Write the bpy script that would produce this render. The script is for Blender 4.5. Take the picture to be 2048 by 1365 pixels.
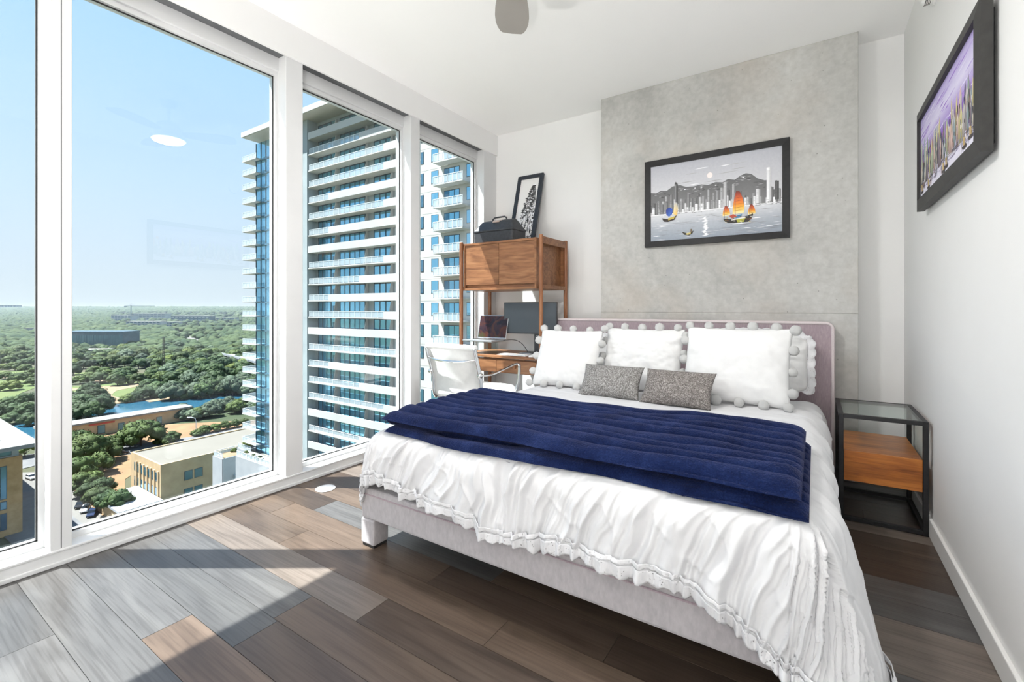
import bpy, bmesh, math, random
import numpy as np
from mathutils import Vector, Matrix

random.seed(7)
RS = np.random.RandomState(7)
for o in list(bpy.data.objects):
    bpy.data.objects.remove(o)
scene = bpy.context.scene
COL = scene.collection

# ------------------------------------------------------------------ camera
YAW = 33.3727
CAM_Z = 1.06
cam_d = bpy.data.cameras.new('camera')
cam_d.sensor_width = 36.0
cam_d.lens = 920.0 / 2048.0 * 36.0
cam_d.shift_y = -65.5 / 2048.0
cam_d.clip_start = 0.02
cam_d.clip_end = 20000
cam = bpy.data.objects.new('camera', cam_d)
cam.location = (0, 0, CAM_Z)
cam.rotation_euler = (math.radians(90), 0, math.radians(YAW))
COL.objects.link(cam)
scene.camera = cam

# ------------------------------------------------------------------ sky, sun, exposure
SUN_EL = 61.0
SUN_STRENGTH = 13.0
SKY_STRENGTH = 0.70
FILL_W = 36.0
FAN_W = 14.0
world = bpy.data.worlds.new('sky')
scene.world = world
world.use_nodes = True
wn = world.node_tree.nodes
wl = world.node_tree.links
wn.clear()
w_out = wn.new('ShaderNodeOutputWorld')
w_bg = wn.new('ShaderNodeBackground')
w_tc = wn.new('ShaderNodeTexCoord')
w_sep = wn.new('ShaderNodeSeparateXYZ')
w_rmp = wn.new('ShaderNodeValToRGB')
wl.new(w_tc.outputs['Generated'], w_sep.inputs[0])
wl.new(w_sep.outputs['Z'], w_rmp.inputs[0])
wl.new(w_rmp.outputs[0], w_bg.inputs[0])
wl.new(w_bg.outputs[0], w_out.inputs[0])
w_bg.inputs[1].default_value = SKY_STRENGTH
els = w_rmp.color_ramp.elements
els[0].position = 0.0
els[0].color = (0.76, 0.83, 0.88, 1)
els[1].position = 1.0
els[1].color = (0.20, 0.44, 0.88, 1)
for p, c in ((0.08, (0.70, 0.80, 0.90, 1)), (0.22, (0.62, 0.79, 0.97, 1)), (0.42, (0.46, 0.70, 0.97, 1)), (0.62, (0.32, 0.57, 0.94, 1))):
    e = els.new(p)
    e.color = c
sun_d = bpy.data.lights.new('sun', 'SUN')
sun_d.energy = SUN_STRENGTH
sun_d.angle = math.radians(0.53)
sun_d.color = (1.0, 0.97, 0.93)
sun = bpy.data.objects.new('sun', sun_d)
ce = math.cos(math.radians(SUN_EL))
sdir = Vector((0.835 * ce, 0.55 * ce, -math.sin(math.radians(SUN_EL))))
sun.rotation_euler = sdir.to_track_quat('-Z', 'Y').to_euler()
sun.location = (-6, -4, 9)
COL.objects.link(sun)
vs = scene.view_settings
vs.view_transform = 'Standard'
vs.look = 'None'
vs.exposure = 0.75
vs.gamma = 1.0
vs.use_curve_mapping = False
scene.cycles.max_bounces = 14
scene.cycles.diffuse_bounces = 7
scene.cycles.transparent_max_bounces = 16


# ------------------------------------------------------------------ helpers
def tag(o, label=None, cat=None, group=None, kind=None):
    if label: o['label'] = label
    if cat: o['category'] = cat
    if group: o['group'] = group
    if kind: o['kind'] = kind
    return o


def thing(name, label, cat, loc=(0, 0, 0), rz=0.0, group=None):
    o = bpy.data.objects.new(name, None)
    o.empty_display_size = 0.05
    COL.objects.link(o)
    o.location = loc
    o.rotation_euler = (0, 0, rz)
    return tag(o, label, cat, group)


def link_mesh(name, me, parent=None, loc=None):
    o = bpy.data.objects.new(name, me)
    COL.objects.link(o)
    if parent is not None: o.parent = parent
    if loc is not None: o.location = loc
    return o


class MB:
    def __init__(s):
        s.v = []
        s.f = []

    def add(s, vs_, fs_):
        b = len(s.v)
        s.v.extend([tuple(map(float, p)) for p in vs_])
        s.f.extend([tuple(int(i) + b for i in q) for q in fs_])
        return s

    def box(s, x0, x1, y0, y1, z0, z1):
        if x0 > x1: x0, x1 = x1, x0
        if y0 > y1: y0, y1 = y1, y0
        if z0 > z1: z0, z1 = z1, z0
        return s.add([(x0, y0, z0), (x1, y0, z0), (x1, y1, z0), (x0, y1, z0), (x0, y0, z1), (x1, y0, z1), (x1, y1, z1), (x0, y1, z1)],
                     [(0, 3, 2, 1), (4, 5, 6, 7), (0, 1, 5, 4), (1, 2, 6, 5), (2, 3, 7, 6), (3, 0, 4, 7)])

    def prism(s, pts, z0, z1):
        """polygon pts (x,y) extruded in z"""
        n = len(pts)
        a = sum(pts[i][0] * pts[(i + 1) % n][1] - pts[(i + 1) % n][0] * pts[i][1] for i in range(n))
        if a < 0: pts = pts[::-1]
        return s.add([(x, y, z0) for x, y in pts] + [(x, y, z1) for x, y in pts],
                     [tuple(range(n - 1, -1, -1)), tuple(range(n, 2 * n))] + [(i, (i + 1) % n, n + (i + 1) % n, n + i) for i in range(n)])

    def extr(s, pts, d):
        """closed polygon of 3-D points extruded by vector d"""
        n = len(pts)
        p2 = [(p[0] + d[0], p[1] + d[1], p[2] + d[2]) for p in pts]
        return s.add(list(pts) + p2, [tuple(range(n - 1, -1, -1)), tuple(range(n, 2 * n))] + [(i, (i + 1) % n, n + (i + 1) % n, n + i) for i in range(n)])

    def tube(s, path, r, n=8, closed=False, flat=None):
        """sweep a circle (or an ellipse flat=(ra,rb,up)) along path; r number or list"""
        P = [Vector(p) for p in path]
        m = len(P)
        rr = r if isinstance(r, (list, tuple)) else [r] * m
        rings = []
        up = Vector(flat[2]) if flat else None
        prev = None
        for i, p in enumerate(P):
            if closed:
                t = P[(i + 1) % m] - P[i - 1]
            else:
                t = P[min(i + 1, m - 1)] - P[max(i - 1, 0)]
            t.normalize()
            if up is not None:
                a = up - t * up.dot(t)
            elif prev is not None:
                a = prev - t * prev.dot(t)
            else:
                a = Vector((0, 0, 1)) if abs(t.z) < 0.9 else Vector((1, 0, 0))
                a = a - t * a.dot(t)
            if a.length < 1e-6: a = t.orthogonal()
            a.normalize()
            prev = a
            b = t.cross(a)
            ra = flat[0] if flat else rr[i]
            rb = flat[1] if flat else rr[i]
            rings.append([p + a * (math.cos(2 * math.pi * k / n) * ra) + b * (math.sin(2 * math.pi * k / n) * rb) for k in range(n)])
        vs_ = [q for ring in rings for q in ring]
        fs_ = []
        for i in range(m if closed else m - 1):
            j = (i + 1) % m
            for k in range(n):
                l = (k + 1) % n
                fs_.append((i * n + k, i * n + l, j * n + l, j * n + k))
        if not closed:
            fs_.append(tuple(range(n - 1, -1, -1)))
            fs_.append(tuple((m - 1) * n + k for k in range(n)))
        return s.add(vs_, fs_)

    def cyl(s, x, y, z0, z1, r, n=20, r2=None):
        return s.tube([(x, y, z0), (x, y, z1)], [r, r if r2 is None else r2], n)

    def lathe(s, prof, n=24, c=(0, 0, 0)):
        """prof list of (r,z)"""
        m = len(prof)
        vs_ = [(c[0] + r * math.cos(2 * math.pi * k / n), c[1] + r * math.sin(2 * math.pi * k / n), c[2] + z) for r, z in prof for k in range(n)]
        fs_ = [(i * n + k, i * n + (k + 1) % n, (i + 1) * n + (k + 1) % n, (i + 1) * n + k) for i in range(m - 1) for k in range(n)]
        fs_ += [tuple(range(n - 1, -1, -1)), tuple((m - 1) * n + k for k in range(n))]
        return s.add(vs_, fs_)

    def grid(s, A, closed_u=False):
        """A (nu,nv,3) array"""
        nu, nv = A.shape[:2]
        fs_ = []
        for i in range(nu if closed_u else nu - 1):
            j = (i + 1) % nu
            for k in range(nv - 1):
                fs_.append((i * nv + k, j * nv + k, j * nv + k + 1, i * nv + k + 1))
        return s.add(A.reshape(-1, 3), fs_)

    def shift(s, d):
        s.v = [(x + d[0], y + d[1], z + d[2]) for x, y, z in s.v]
        return s

    def mesh(s, name, material=None, smooth=False):
        me = bpy.data.meshes.new(name)
        me.from_pydata(s.v, [], s.f)
        me.update()
        if material is not None: me.materials.append(material)
        if smooth:
            me.polygons.foreach_set('use_smooth', [True] * len(me.polygons))
        return me

    def build(s, name, material, parent=None, smooth=False, bevel=0.0, seg=2, loc=None):
        o = link_mesh(name, s.mesh(name, material, smooth), parent, loc)
        if bevel > 0:
            m = o.modifiers.new('bevel', 'BEVEL')
            m.width = bevel
            m.segments = seg
            m.limit_method = 'ANGLE'
            m.angle_limit = math.radians(40)
            if smooth: pass
        return o


def struct(o):
    o['kind'] = 'structure'
    return o


# numpy gradient noise
_perm = RS.permutation(512)
_grad = np.stack([np.cos(np.linspace(0, 2 * np.pi, 512, endpoint=False)), np.sin(np.linspace(0, 2 * np.pi, 512, endpoint=False))], 1)


def pn(x, y, seed=0):
    x = np.asarray(x, float) + seed * 17.31
    y = np.asarray(y, float) + seed * 7.77
    xi = np.floor(x).astype(int)
    yi = np.floor(y).astype(int)
    xf = x - xi
    yf = y - yi

    def g(ix, iy, dx, dy):
        h = _perm[(_perm[ix & 511] + iy) & 511]
        gr = _grad[h]
        return gr[..., 0] * dx + gr[..., 1] * dy
    u = xf * xf * xf * (xf * (xf * 6 - 15) + 10)
    v = yf * yf * yf * (yf * (yf * 6 - 15) + 10)
    a = g(xi, yi, xf, yf)
    b = g(xi + 1, yi, xf - 1, yf)
    c = g(xi, yi + 1, xf, yf - 1)
    d = g(xi + 1, yi + 1, xf - 1, yf - 1)
    return ((a * (1 - u) + b * u) * (1 - v) + (c * (1 - u) + d * u) * v) * 1.5


def fbm(x, y, seed=0, oct=3):
    s = 0
    a = 1.0
    for i in range(oct):
        s = s + a * pn(x * 2 ** i, y * 2 ** i, seed + i * 3)
        a *= 0.5
    return s


# ------------------------------------------------------------------ materials
def new_mat(name):
    m = bpy.data.materials.new(name)
    m.use_nodes = True
    nt = m.node_tree
    b = nt.nodes['Principled BSDF']
    return m, nt, b


def N(nt, t, **kw):
    n = nt.nodes.new(t)
    for k, v in kw.items():
        setattr(n, k, v)
    return n


def mat(name, c1, c2=None, scale=8.0, rough=0.5, metal=0.0, bump=0.0, bscale=None, coord='Object', stretch=(1, 1, 1), spec=0.5,
        sheen=0.0, sheen_tint=None, coat=0.0, detail=4.0, alpha=None, transmission=0.0, ramp=None, rand=0.0, bdist=0.02):
    """principled material whose colour runs between c1 and c2 along a noise"""
    m, nt, b = new_mat(name)
    L = nt.links
    if c2 is None: c2 = tuple(min(1.0, x * 1.06) for x in c1)
    if coord == 'World':
        src = N(nt, 'ShaderNodeNewGeometry').outputs['Position']
    else:
        src = N(nt, 'ShaderNodeTexCoord').outputs[coord]
    mp = N(nt, 'ShaderNodeMapping')
    mp.inputs['Scale'].default_value = stretch
    L.new(src, mp.inputs[0])
    vec = mp.outputs[0]
    if rand > 0:
        oi = N(nt, 'ShaderNodeObjectInfo')
        vm = N(nt, 'ShaderNodeVectorMath', operation='SCALE')
        cv = N(nt, 'ShaderNodeCombineXYZ')
        for k in range(3): L.new(oi.outputs['Random'], cv.inputs[k])
        L.new(cv.outputs[0], vm.inputs[0])
        vm.inputs['Scale'].default_value = 50.0
        va = N(nt, 'ShaderNodeVectorMath', operation='ADD')
        L.new(vec, va.inputs[0])
        L.new(vm.outputs[0], va.inputs[1])
        vec = va.outputs[0]
    nz = N(nt, 'ShaderNodeTexNoise')
    nz.inputs['Scale'].default_value = scale
    nz.inputs['Detail'].default_value = detail
    L.new(vec, nz.inputs['Vector'])
    rp = N(nt, 'ShaderNodeValToRGB')
    rp.color_ramp.elements[0].position = 0.3 if ramp is None else ramp[0]
    rp.color_ramp.elements[1].position = 0.7 if ramp is None else ramp[1]
    rp.color_ramp.elements[0].color = (*c1, 1)
    rp.color_ramp.elements[1].color = (*c2, 1)
    L.new(nz.outputs['Fac'], rp.inputs[0])
    colour = rp.outputs[0]
    if rand > 0:
        hs = N(nt, 'ShaderNodeHueSaturation')
        mr = N(nt, 'ShaderNodeMapRange')
        mr.inputs['To Min'].default_value = 1 - rand
        mr.inputs['To Max'].default_value = 1 + rand
        L.new(oi.outputs['Random'], mr.inputs[0])
        L.new(mr.outputs[0], hs.inputs['Value'])
        L.new(colour, hs.inputs['Color'])
        colour = hs.outputs[0]
    L.new(colour, b.inputs['Base Color'])
    b.inputs['Roughness'].default_value = rough
    b.inputs['Metallic'].default_value = metal
    b.inputs['Specular IOR Level'].default_value = spec
    b.inputs['Coat Weight'].default_value = coat
    b.inputs['Sheen Weight'].default_value = sheen
    if sheen_tint: b.inputs['Sheen Tint'].default_value = (*sheen_tint, 1)
    b.inputs['Transmission Weight'].default_value = transmission
    if alpha is not None: b.inputs['Alpha'].default_value = alpha
    if bump > 0:
        bp = N(nt, 'ShaderNodeBump')
        bp.inputs['Strength'].default_value = bump
        bp.inputs['Distance'].default_value = bdist
        n2 = N(nt, 'ShaderNodeTexNoise')
        n2.inputs['Scale'].default_value = bscale or scale * 3
        n2.inputs['Detail'].default_value = 3
        L.new(vec, n2.inputs['Vector'])
        L.new(n2.outputs['Fac'], bp.inputs['Height'])
        L.new(bp.outputs[0], b.inputs['Normal'])
    return m


def wood(name, ca, cb, cc, axis='X', scale=1.0, rough=0.4, rand=0.15, spec=0.5):
    """long-grained wood, grain along axis, world coordinates"""
    m, nt, b = new_mat(name)
    L = nt.links
    pos = N(nt, 'ShaderNodeNewGeometry').outputs['Position']
    oi = N(nt, 'ShaderNodeObjectInfo')
    cv = N(nt, 'ShaderNodeCombineXYZ')
    ml = N(nt, 'ShaderNodeMath', operation='MULTIPLY')
    ml.inputs[1].default_value = 37.0
    L.new(oi.outputs['Random'], ml.inputs[0])
    for k in range(3): L.new(ml.outputs[0], cv.inputs[k])
    va = N(nt, 'ShaderNodeVectorMath', operation='ADD')
    L.new(pos, va.inputs[0])
    L.new(cv.outputs[0], va.inputs[1])
    mp = N(nt, 'ShaderNodeMapping')
    st = {'X': (1.7, 11, 11), 'Y': (11, 1.7, 11), 'Z': (11, 11, 1.7)}[axis]
    mp.inputs['Scale'].default_value = tuple(q * scale for q in st)
    L.new(va.outputs[0], mp.inputs[0])
    nz = N(nt, 'ShaderNodeTexNoise')
    nz.inputs['Scale'].default_value = 1.0
    nz.inputs['Detail'].default_value = 6
    nz.inputs['Distortion'].default_value = 1.1
    L.new(mp.outputs[0], nz.inputs['Vector'])
    # fine dark grain streaks
    mp2 = N(nt, 'ShaderNodeMapping')
    mp2.inputs['Scale'].default_value = tuple(q * scale * (2.2 if q < 2 else 12) for q in st)
    L.new(va.outputs[0], mp2.inputs[0])
    nz2 = N(nt, 'ShaderNodeTexNoise')
    nz2.inputs['Scale'].default_value = 1.0
    nz2.inputs['Detail'].default_value = 4
    L.new(mp2.outputs[0], nz2.inputs['Vector'])
    rp = N(nt, 'ShaderNodeValToRGB')
    e = rp.color_ramp.elements
    e[0].position = 0.28
    e[0].color = (*ca, 1)
    e[1].position = 0.74
    e[1].color = (*cc, 1)
    q = e.new(0.5)
    q.color = (*cb, 1)
    L.new(nz.outputs['Fac'], rp.inputs[0])
    mx = N(nt, 'ShaderNodeMix', data_type='RGBA', blend_type='MULTIPLY')
    rg = N(nt, 'ShaderNodeValToRGB')
    rg.color_ramp.elements[0].position = 0.38
    rg.color_ramp.elements[0].color = (0.55, 0.52, 0.5, 1)
    rg.color_ramp.elements[1].position = 0.55
    rg.color_ramp.elements[1].color = (1, 1, 1, 1)
    L.new(nz2.outputs['Fac'], rg.inputs[0])
    mx.inputs[0].default_value = 0.5
    L.new(rp.outputs[0], mx.inputs[6])
    L.new(rg.outputs[0], mx.inputs[7])
    hs = N(nt, 'ShaderNodeHueSaturation')
    mr = N(nt, 'ShaderNodeMapRange')
    mr.inputs['To Min'].default_value = 1 - rand
    mr.inputs['To Max'].default_value = 1 + rand
    L.new(oi.outputs['Random'], mr.inputs[0])
    L.new(mr.outputs[0], hs.inputs['Value'])
    L.new(mx.outputs[2], hs.inputs['Color'])
    L.new(hs.outputs[0], b.inputs['Base Color'])
    b.inputs['Roughness'].default_value = rough
    b.inputs['Specular IOR Level'].default_value = spec
    bp = N(nt, 'ShaderNodeBump')
    bp.inputs['Strength'].default_value = 0.12
    bp.inputs['Distance'].default_value = 0.004
    L.new(nz2.outputs['Fac'], bp.inputs['Height'])
    L.new(bp.outputs[0], b.inputs['Normal'])
    return m


def glass_mat(name, tint, ior=1.45, rough=0.0):
    m, nt, b = new_mat(name)
    nt.nodes.remove(b)
    out = nt.nodes['Material Output']
    tr = N(nt, 'ShaderNodeBsdfTransparent')
    tr.inputs[0].default_value = (*tint, 1)
    gl = N(nt, 'ShaderNodeBsdfGlossy')
    gl.inputs['Roughness'].default_value = rough
    lw = N(nt, 'ShaderNodeLayerWeight')
    lw.inputs['Blend'].default_value = 0.5
    pw = N(nt, 'ShaderNodeMath', operation='POWER')
    pw.inputs[1].default_value = 5.0
    nt.links.new(lw.outputs['Facing'], pw.inputs[0])
    fr = N(nt, 'ShaderNodeMath', operation='MULTIPLY_ADD')
    f0 = ((ior - 1) / (ior + 1)) ** 2
    fr.inputs[1].default_value = 1 - f0
    fr.inputs[2].default_value = f0
    nt.links.new(pw.outputs[0], fr.inputs[0])
    mx = N(nt, 'ShaderNodeMixShader')
    nt.links.new(fr.outputs[0], mx.inputs[0])
    nt.links.new(tr.outputs[0], mx.inputs[1])
    nt.links.new(gl.outputs[0], mx.inputs[2])
    nt.links.new(mx.outputs[0], out.inputs[0])
    return m


def art_mat(name, rough=0.55):
    m, nt, b = new_mat(name)
    at = N(nt, 'ShaderNodeAttribute')
    at.attribute_name = 'paint'
    nz = N(nt, 'ShaderNodeTexNoise')
    nz.inputs['Scale'].default_value = 60
    tc = N(nt, 'ShaderNodeTexCoord')
    nt.links.new(tc.outputs['Object'], nz.inputs['Vector'])
    mx = N(nt, 'ShaderNodeMix', data_type='RGBA', blend_type='OVERLAY')
    mx.inputs[0].default_value = 0.10
    nt.links.new(at.outputs['Color'], mx.inputs[6])
    nt.links.new(nz.outputs['Fac'], mx.inputs[7])
    nt.links.new(mx.outputs[2], b.inputs['Base Color'])
    b.inputs['Roughness'].default_value = rough
    bp = N(nt, 'ShaderNodeBump')
    bp.inputs['Strength'].default_value = 0.15
    bp.inputs['Distance'].default_value = 0.002
    nt.links.new(nz.outputs['Fac'], bp.inputs['Height'])
    nt.links.new(bp.outputs[0], b.inputs['Normal'])
    return m


M = {}
M['wall'] = mat('white_wall_paint', (0.80, 0.80, 0.795), (0.82, 0.82, 0.815), 3.0, 0.7, bump=0.02, bscale=180)
M['ceiling'] = mat('ceiling_paint', (0.90, 0.90, 0.895), (0.915, 0.915, 0.91), 2.0, 0.75)
M['trim'] = mat('white_trim', (0.80, 0.80, 0.79), (0.83, 0.83, 0.82), 4.0, 0.4)
M['frame'] = mat('window_frame_paint', (0.64, 0.645, 0.65), (0.68, 0.685, 0.69), 5.0, 0.35)
M['pocket'] = mat('shade_pocket', (0.10, 0.105, 0.11), (0.13, 0.135, 0.14), 20, 0.8)
M['seal'] = mat('black_gasket', (0.02, 0.02, 0.022), (0.03, 0.03, 0.03), 30, 0.6)
M['glass'] = glass_mat('window_glass', (0.93, 0.965, 0.975), 1.5)
M['tableglass'] = glass_mat('table_glass', (0.86, 0.94, 0.92), 1.45)
M['acrylic'] = glass_mat('clear_acrylic', (0.94, 0.97, 0.97), 1.4)
M['subfloor'] = mat('subfloor', (0.012, 0.01, 0.009), (0.02, 0.017, 0.015), 10, 0.8)
M['black'] = mat('black_satin', (0.008, 0.008, 0.009), (0.014, 0.014, 0.015), 40, 0.45, spec=0.3)
M['blackmetal'] = mat('black_metal', (0.012, 0.012, 0.014), (0.02, 0.02, 0.022), 30, 0.45, metal=0.3)
M['charcoal'] = mat('charcoal_frame', (0.035, 0.034, 0.033), (0.046, 0.045, 0.043), 30, 0.5, spec=0.3)
M['slate'] = mat('slate_frame', (0.025, 0.031, 0.042), (0.036, 0.043, 0.055), 30, 0.5, spec=0.3)
M['chrome'] = mat('chrome', (0.78, 0.79, 0.80), (0.84, 0.85, 0.86), 3, 0.08, metal=1.0)
M['leather'] = mat('white_leather', (0.74, 0.74, 0.73), (0.79, 0.79, 0.78), 30, 0.45, bump=0.08, bscale=120, bdist=0.003)
M['walnut'] = wood('walnut', (0.15, 0.062, 0.026), (0.26, 0.115, 0.05), (0.36, 0.175, 0.08), 'X', 2.2, 0.42, 0.06)
M['walnutz'] = wood('walnut_post', (0.17, 0.06, 0.022), (0.27, 0.105, 0.042), (0.34, 0.15, 0.066), 'Z', 2.0, 0.4, 0.06)
M['acacia'] = wood('acacia', (0.20, 0.055, 0.010), (0.42, 0.135, 0.022), (0.56, 0.21, 0.040), 'X', 1.6, 0.35, 0.04)
M['fan'] = mat('fan_blade_grey', (0.32, 0.30, 0.275), (0.345, 0.325, 0.30), 6, 0.5)
M['sheet'] = mat('grey_white_sheet', (0.60, 0.60, 0.64), (0.66, 0.66, 0.69), 30, 0.85, bump=0.1, bscale=80, bdist=0.004)
M['linen'] = mat('white_cotton', (0.64, 0.64, 0.655), (0.68, 0.68, 0.695), 25, 0.9, bump=0.12, bscale=60, bdist=0.004, sheen=0.1)
M['lace_plain'] = mat('white_lace', (0.80, 0.80, 0.82), (0.90, 0.90, 0.91), 220, 0.9, bump=0.5, bscale=260, bdist=0.003)
M['pillow'] = mat('white_pillow_cotton', (0.76, 0.76, 0.76), (0.80, 0.80, 0.80), 20, 0.9, bump=0.08, bscale=220, bdist=0.002, sheen=0.1)
M['pompom'] = mat('white_wool', (0.72, 0.72, 0.715), (0.80, 0.80, 0.79), 120, 0.95, bump=0.8, bscale=160, bdist=0.004, sheen=0.3)
M['upholstery'] = mat('mauve_upholstery', (0.36, 0.285, 0.315), (0.45, 0.365, 0.395), 160, 0.85, bump=0.35, bscale=420, bdist=0.002, stretch=(1, 1, 0.25), sheen=0.35, sheen_tint=(0.9, 0.85, 0.9))
M['upholstery2'] = mat('grey_mauve_upholstery', (0.40, 0.375, 0.388), (0.48, 0.455, 0.468), 90, 0.85, bump=0.35, bscale=400, bdist=0.002, stretch=(1, 1, 0.45), sheen=0.35)
M['piping'] = mat('pale_piping', (0.68, 0.60, 0.61), (0.74, 0.66, 0.67), 120, 0.8)
M['rubber'] = mat('black_rubber', (0.015, 0.015, 0.015), (0.025, 0.025, 0.025), 50, 0.7)
M['plastic'] = mat('white_plastic', (0.80, 0.80, 0.79), (0.83, 0.83, 0.82), 10, 0.35)
M['silver'] = mat('silver_aluminium', (0.55, 0.56, 0.58), (0.60, 0.61, 0.63), 20, 0.35, metal=0.9)
M['dark_screen'] = mat('dark_screen', (0.055, 0.068, 0.082), (0.06, 0.074, 0.088), 4, 0.3)
M['stand'] = mat('monitor_stand_black', (0.03, 0.034, 0.042), (0.04, 0.044, 0.052), 20, 0.4)
M['bag'] = mat('black_leather', (0.022, 0.024, 0.028), (0.04, 0.043, 0.05), 60, 0.48, bump=0.25, bscale=200, bdist=0.002)
M['badge'] = mat('copper_badge', (0.62, 0.46, 0.38), (0.70, 0.54, 0.45), 40, 0.4, metal=0.5)
M['ventw'] = mat('vent_white', (0.74, 0.75, 0.76), (0.78, 0.79, 0.80), 20, 0.5)
M['slot'] = mat('dark_slot', (0.04, 0.04, 0.04), (0.06, 0.06, 0.06), 20, 0.7)
M['art'] = art_mat('oil_paint')
M['lens'] = mat('lamp_glass', (0.8, 0.8, 0.78), (0.85, 0.85, 0.83), 10, 0.4)
M['lens'].node_tree.nodes['Principled BSDF'].inputs['Emission Color'].default_value = (1, 0.98, 0.95, 1)
M['lens'].node_tree.nodes['Principled BSDF'].inputs['Emission Strength'].default_value = 7.0


def lace_mat():
    m, nt, b = new_mat('white_lace')
    out = nt.nodes['Material Output']
    tc = N(nt, 'ShaderNodeTexCoord')
    vo = N(nt, 'ShaderNodeTexVoronoi')
    vo.inputs['Scale'].default_value = 120
    nt.links.new(tc.outputs['Object'], vo.inputs['Vector'])
    lt = N(nt, 'ShaderNodeMath', operation='LESS_THAN')
    lt.inputs[1].default_value = 0.22
    nt.links.new(vo.outputs['Distance'], lt.inputs[0])
    b.inputs['Base Color'].default_value = (0.76, 0.76, 0.78, 1)
    b.inputs['Roughness'].default_value = 0.9
    bp = N(nt, 'ShaderNodeBump')
    bp.inputs['Strength'].default_value = 0.4
    bp.inputs['Distance'].default_value = 0.002
    nt.links.new(vo.outputs['Distance'], bp.inputs['Height'])
    nt.links.new(bp.outputs[0], b.inputs['Normal'])
    tr = N(nt, 'ShaderNodeBsdfTransparent')
    mx = N(nt, 'ShaderNodeMixShader')
    nt.links.new(lt.outputs[0], mx.inputs[0])
    nt.links.new(b.outputs[0], mx.inputs[1])
    nt.links.new(tr.outputs[0], mx.inputs[2])
    nt.links.new(mx.outputs[0], out.inputs[0])
    return m


M['lace'] = lace_mat()


def throw_mat():
    m, nt, b = new_mat('navy_plush')
    L = nt.links
    tc = N(nt, 'ShaderNodeTexCoord')
    n1 = N(nt, 'ShaderNodeTexNoise')
    n1.inputs['Scale'].default_value = 9
    n1.inputs['Detail'].default_value = 6
    n1.inputs['Roughness'].default_value = 0.65
    n2 = N(nt, 'ShaderNodeTexNoise')
    n2.inputs['Scale'].default_value = 190
    n2.inputs['Detail'].default_value = 3
    L.new(tc.outputs['Object'], n1.inputs['Vector'])
    L.new(tc.outputs['Object'], n2.inputs['Vector'])
    rp = N(nt, 'ShaderNodeValToRGB')
    e = rp.color_ramp.elements
    e[0].position = 0.34
    e[0].color = (0.0018, 0.005, 0.026, 1)
    e[1].position = 0.72
    e[1].color = (0.020, 0.036, 0.118, 1)
    q = e.new(0.52)
    q.color = (0.0055, 0.013, 0.058, 1)
    ad = N(nt, 'ShaderNodeMix', data_type='FLOAT')
    ad.inputs[0].default_value = 0.35
    L.new(n1.outputs['Fac'], ad.inputs[2])
    L.new(n2.outputs['Fac'], ad.inputs[3])
    L.new(ad.outputs[0], rp.inputs[0])
    L.new(rp.outputs[0], b.inputs['Base Color'])
    b.inputs['Roughness'].default_value = 0.95
    b.inputs['Specular IOR Level'].default_value = 0.1
    b.inputs['Sheen Weight'].default_value = 0.2
    b.inputs['Sheen Roughness'].default_value = 0.4
    b.inputs['Sheen Tint'].default_value = (0.48, 0.50, 0.82, 1)
    bp = N(nt, 'ShaderNodeBump')
    bp.inputs['Strength'].default_value = 0.9
    bp.inputs['Distance'].default_value = 0.006
    L.new(n2.outputs['Fac'], bp.inputs['Height'])
    L.new(bp.outputs[0], b.inputs['Normal'])
    return m


M['throw'] = throw_mat()


def speckle(name, cols, scale=220):
    m, nt, b = new_mat(name)
    L = nt.links
    tc = N(nt, 'ShaderNodeTexCoord')
    vo = N(nt, 'ShaderNodeTexVoronoi')
    vo.inputs['Scale'].default_value = scale
    L.new(tc.outputs['Object'], vo.inputs['Vector'])
    sp = N(nt, 'ShaderNodeSeparateColor')
    L.new(vo.outputs['Color'], sp.inputs[0])
    rp = N(nt, 'ShaderNodeValToRGB')
    e = rp.color_ramp.elements
    e[0].position = 0.0
    e[0].color = (*cols[0], 1)
    e[1].position = 1.0
    e[1].color = (*cols[-1], 1)
    for i, c in enumerate(cols[1:-1]):
        q = e.new((i + 1) / (len(cols) - 1))
        q.color = (*c, 1)
    L.new(sp.outputs[0], rp.inputs[0])
    L.new(rp.outputs[0], b.inputs['Base Color'])
    b.inputs['Roughness'].default_value = 0.7
    bp = N(nt, 'ShaderNodeBump')
    bp.inputs['Strength'].default_value = 0.5
    bp.inputs['Distance'].default_value = 0.003
    L.new(vo.outputs['Distance'], bp.inputs['Height'])
    L.new(bp.outputs[0], b.inputs['Normal'])
    return m


M['greycush'] = speckle('grey_speckle', [(0.10, 0.095, 0.09), (0.19, 0.18, 0.172), (0.27, 0.26, 0.25), (0.48, 0.47, 0.46)], 260)
M['browncush'] = speckle('brown_grey_speckle', [(0.085, 0.074, 0.068), (0.16, 0.143, 0.133), (0.225, 0.203, 0.19), (0.42, 0.39, 0.37)], 260)


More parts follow.
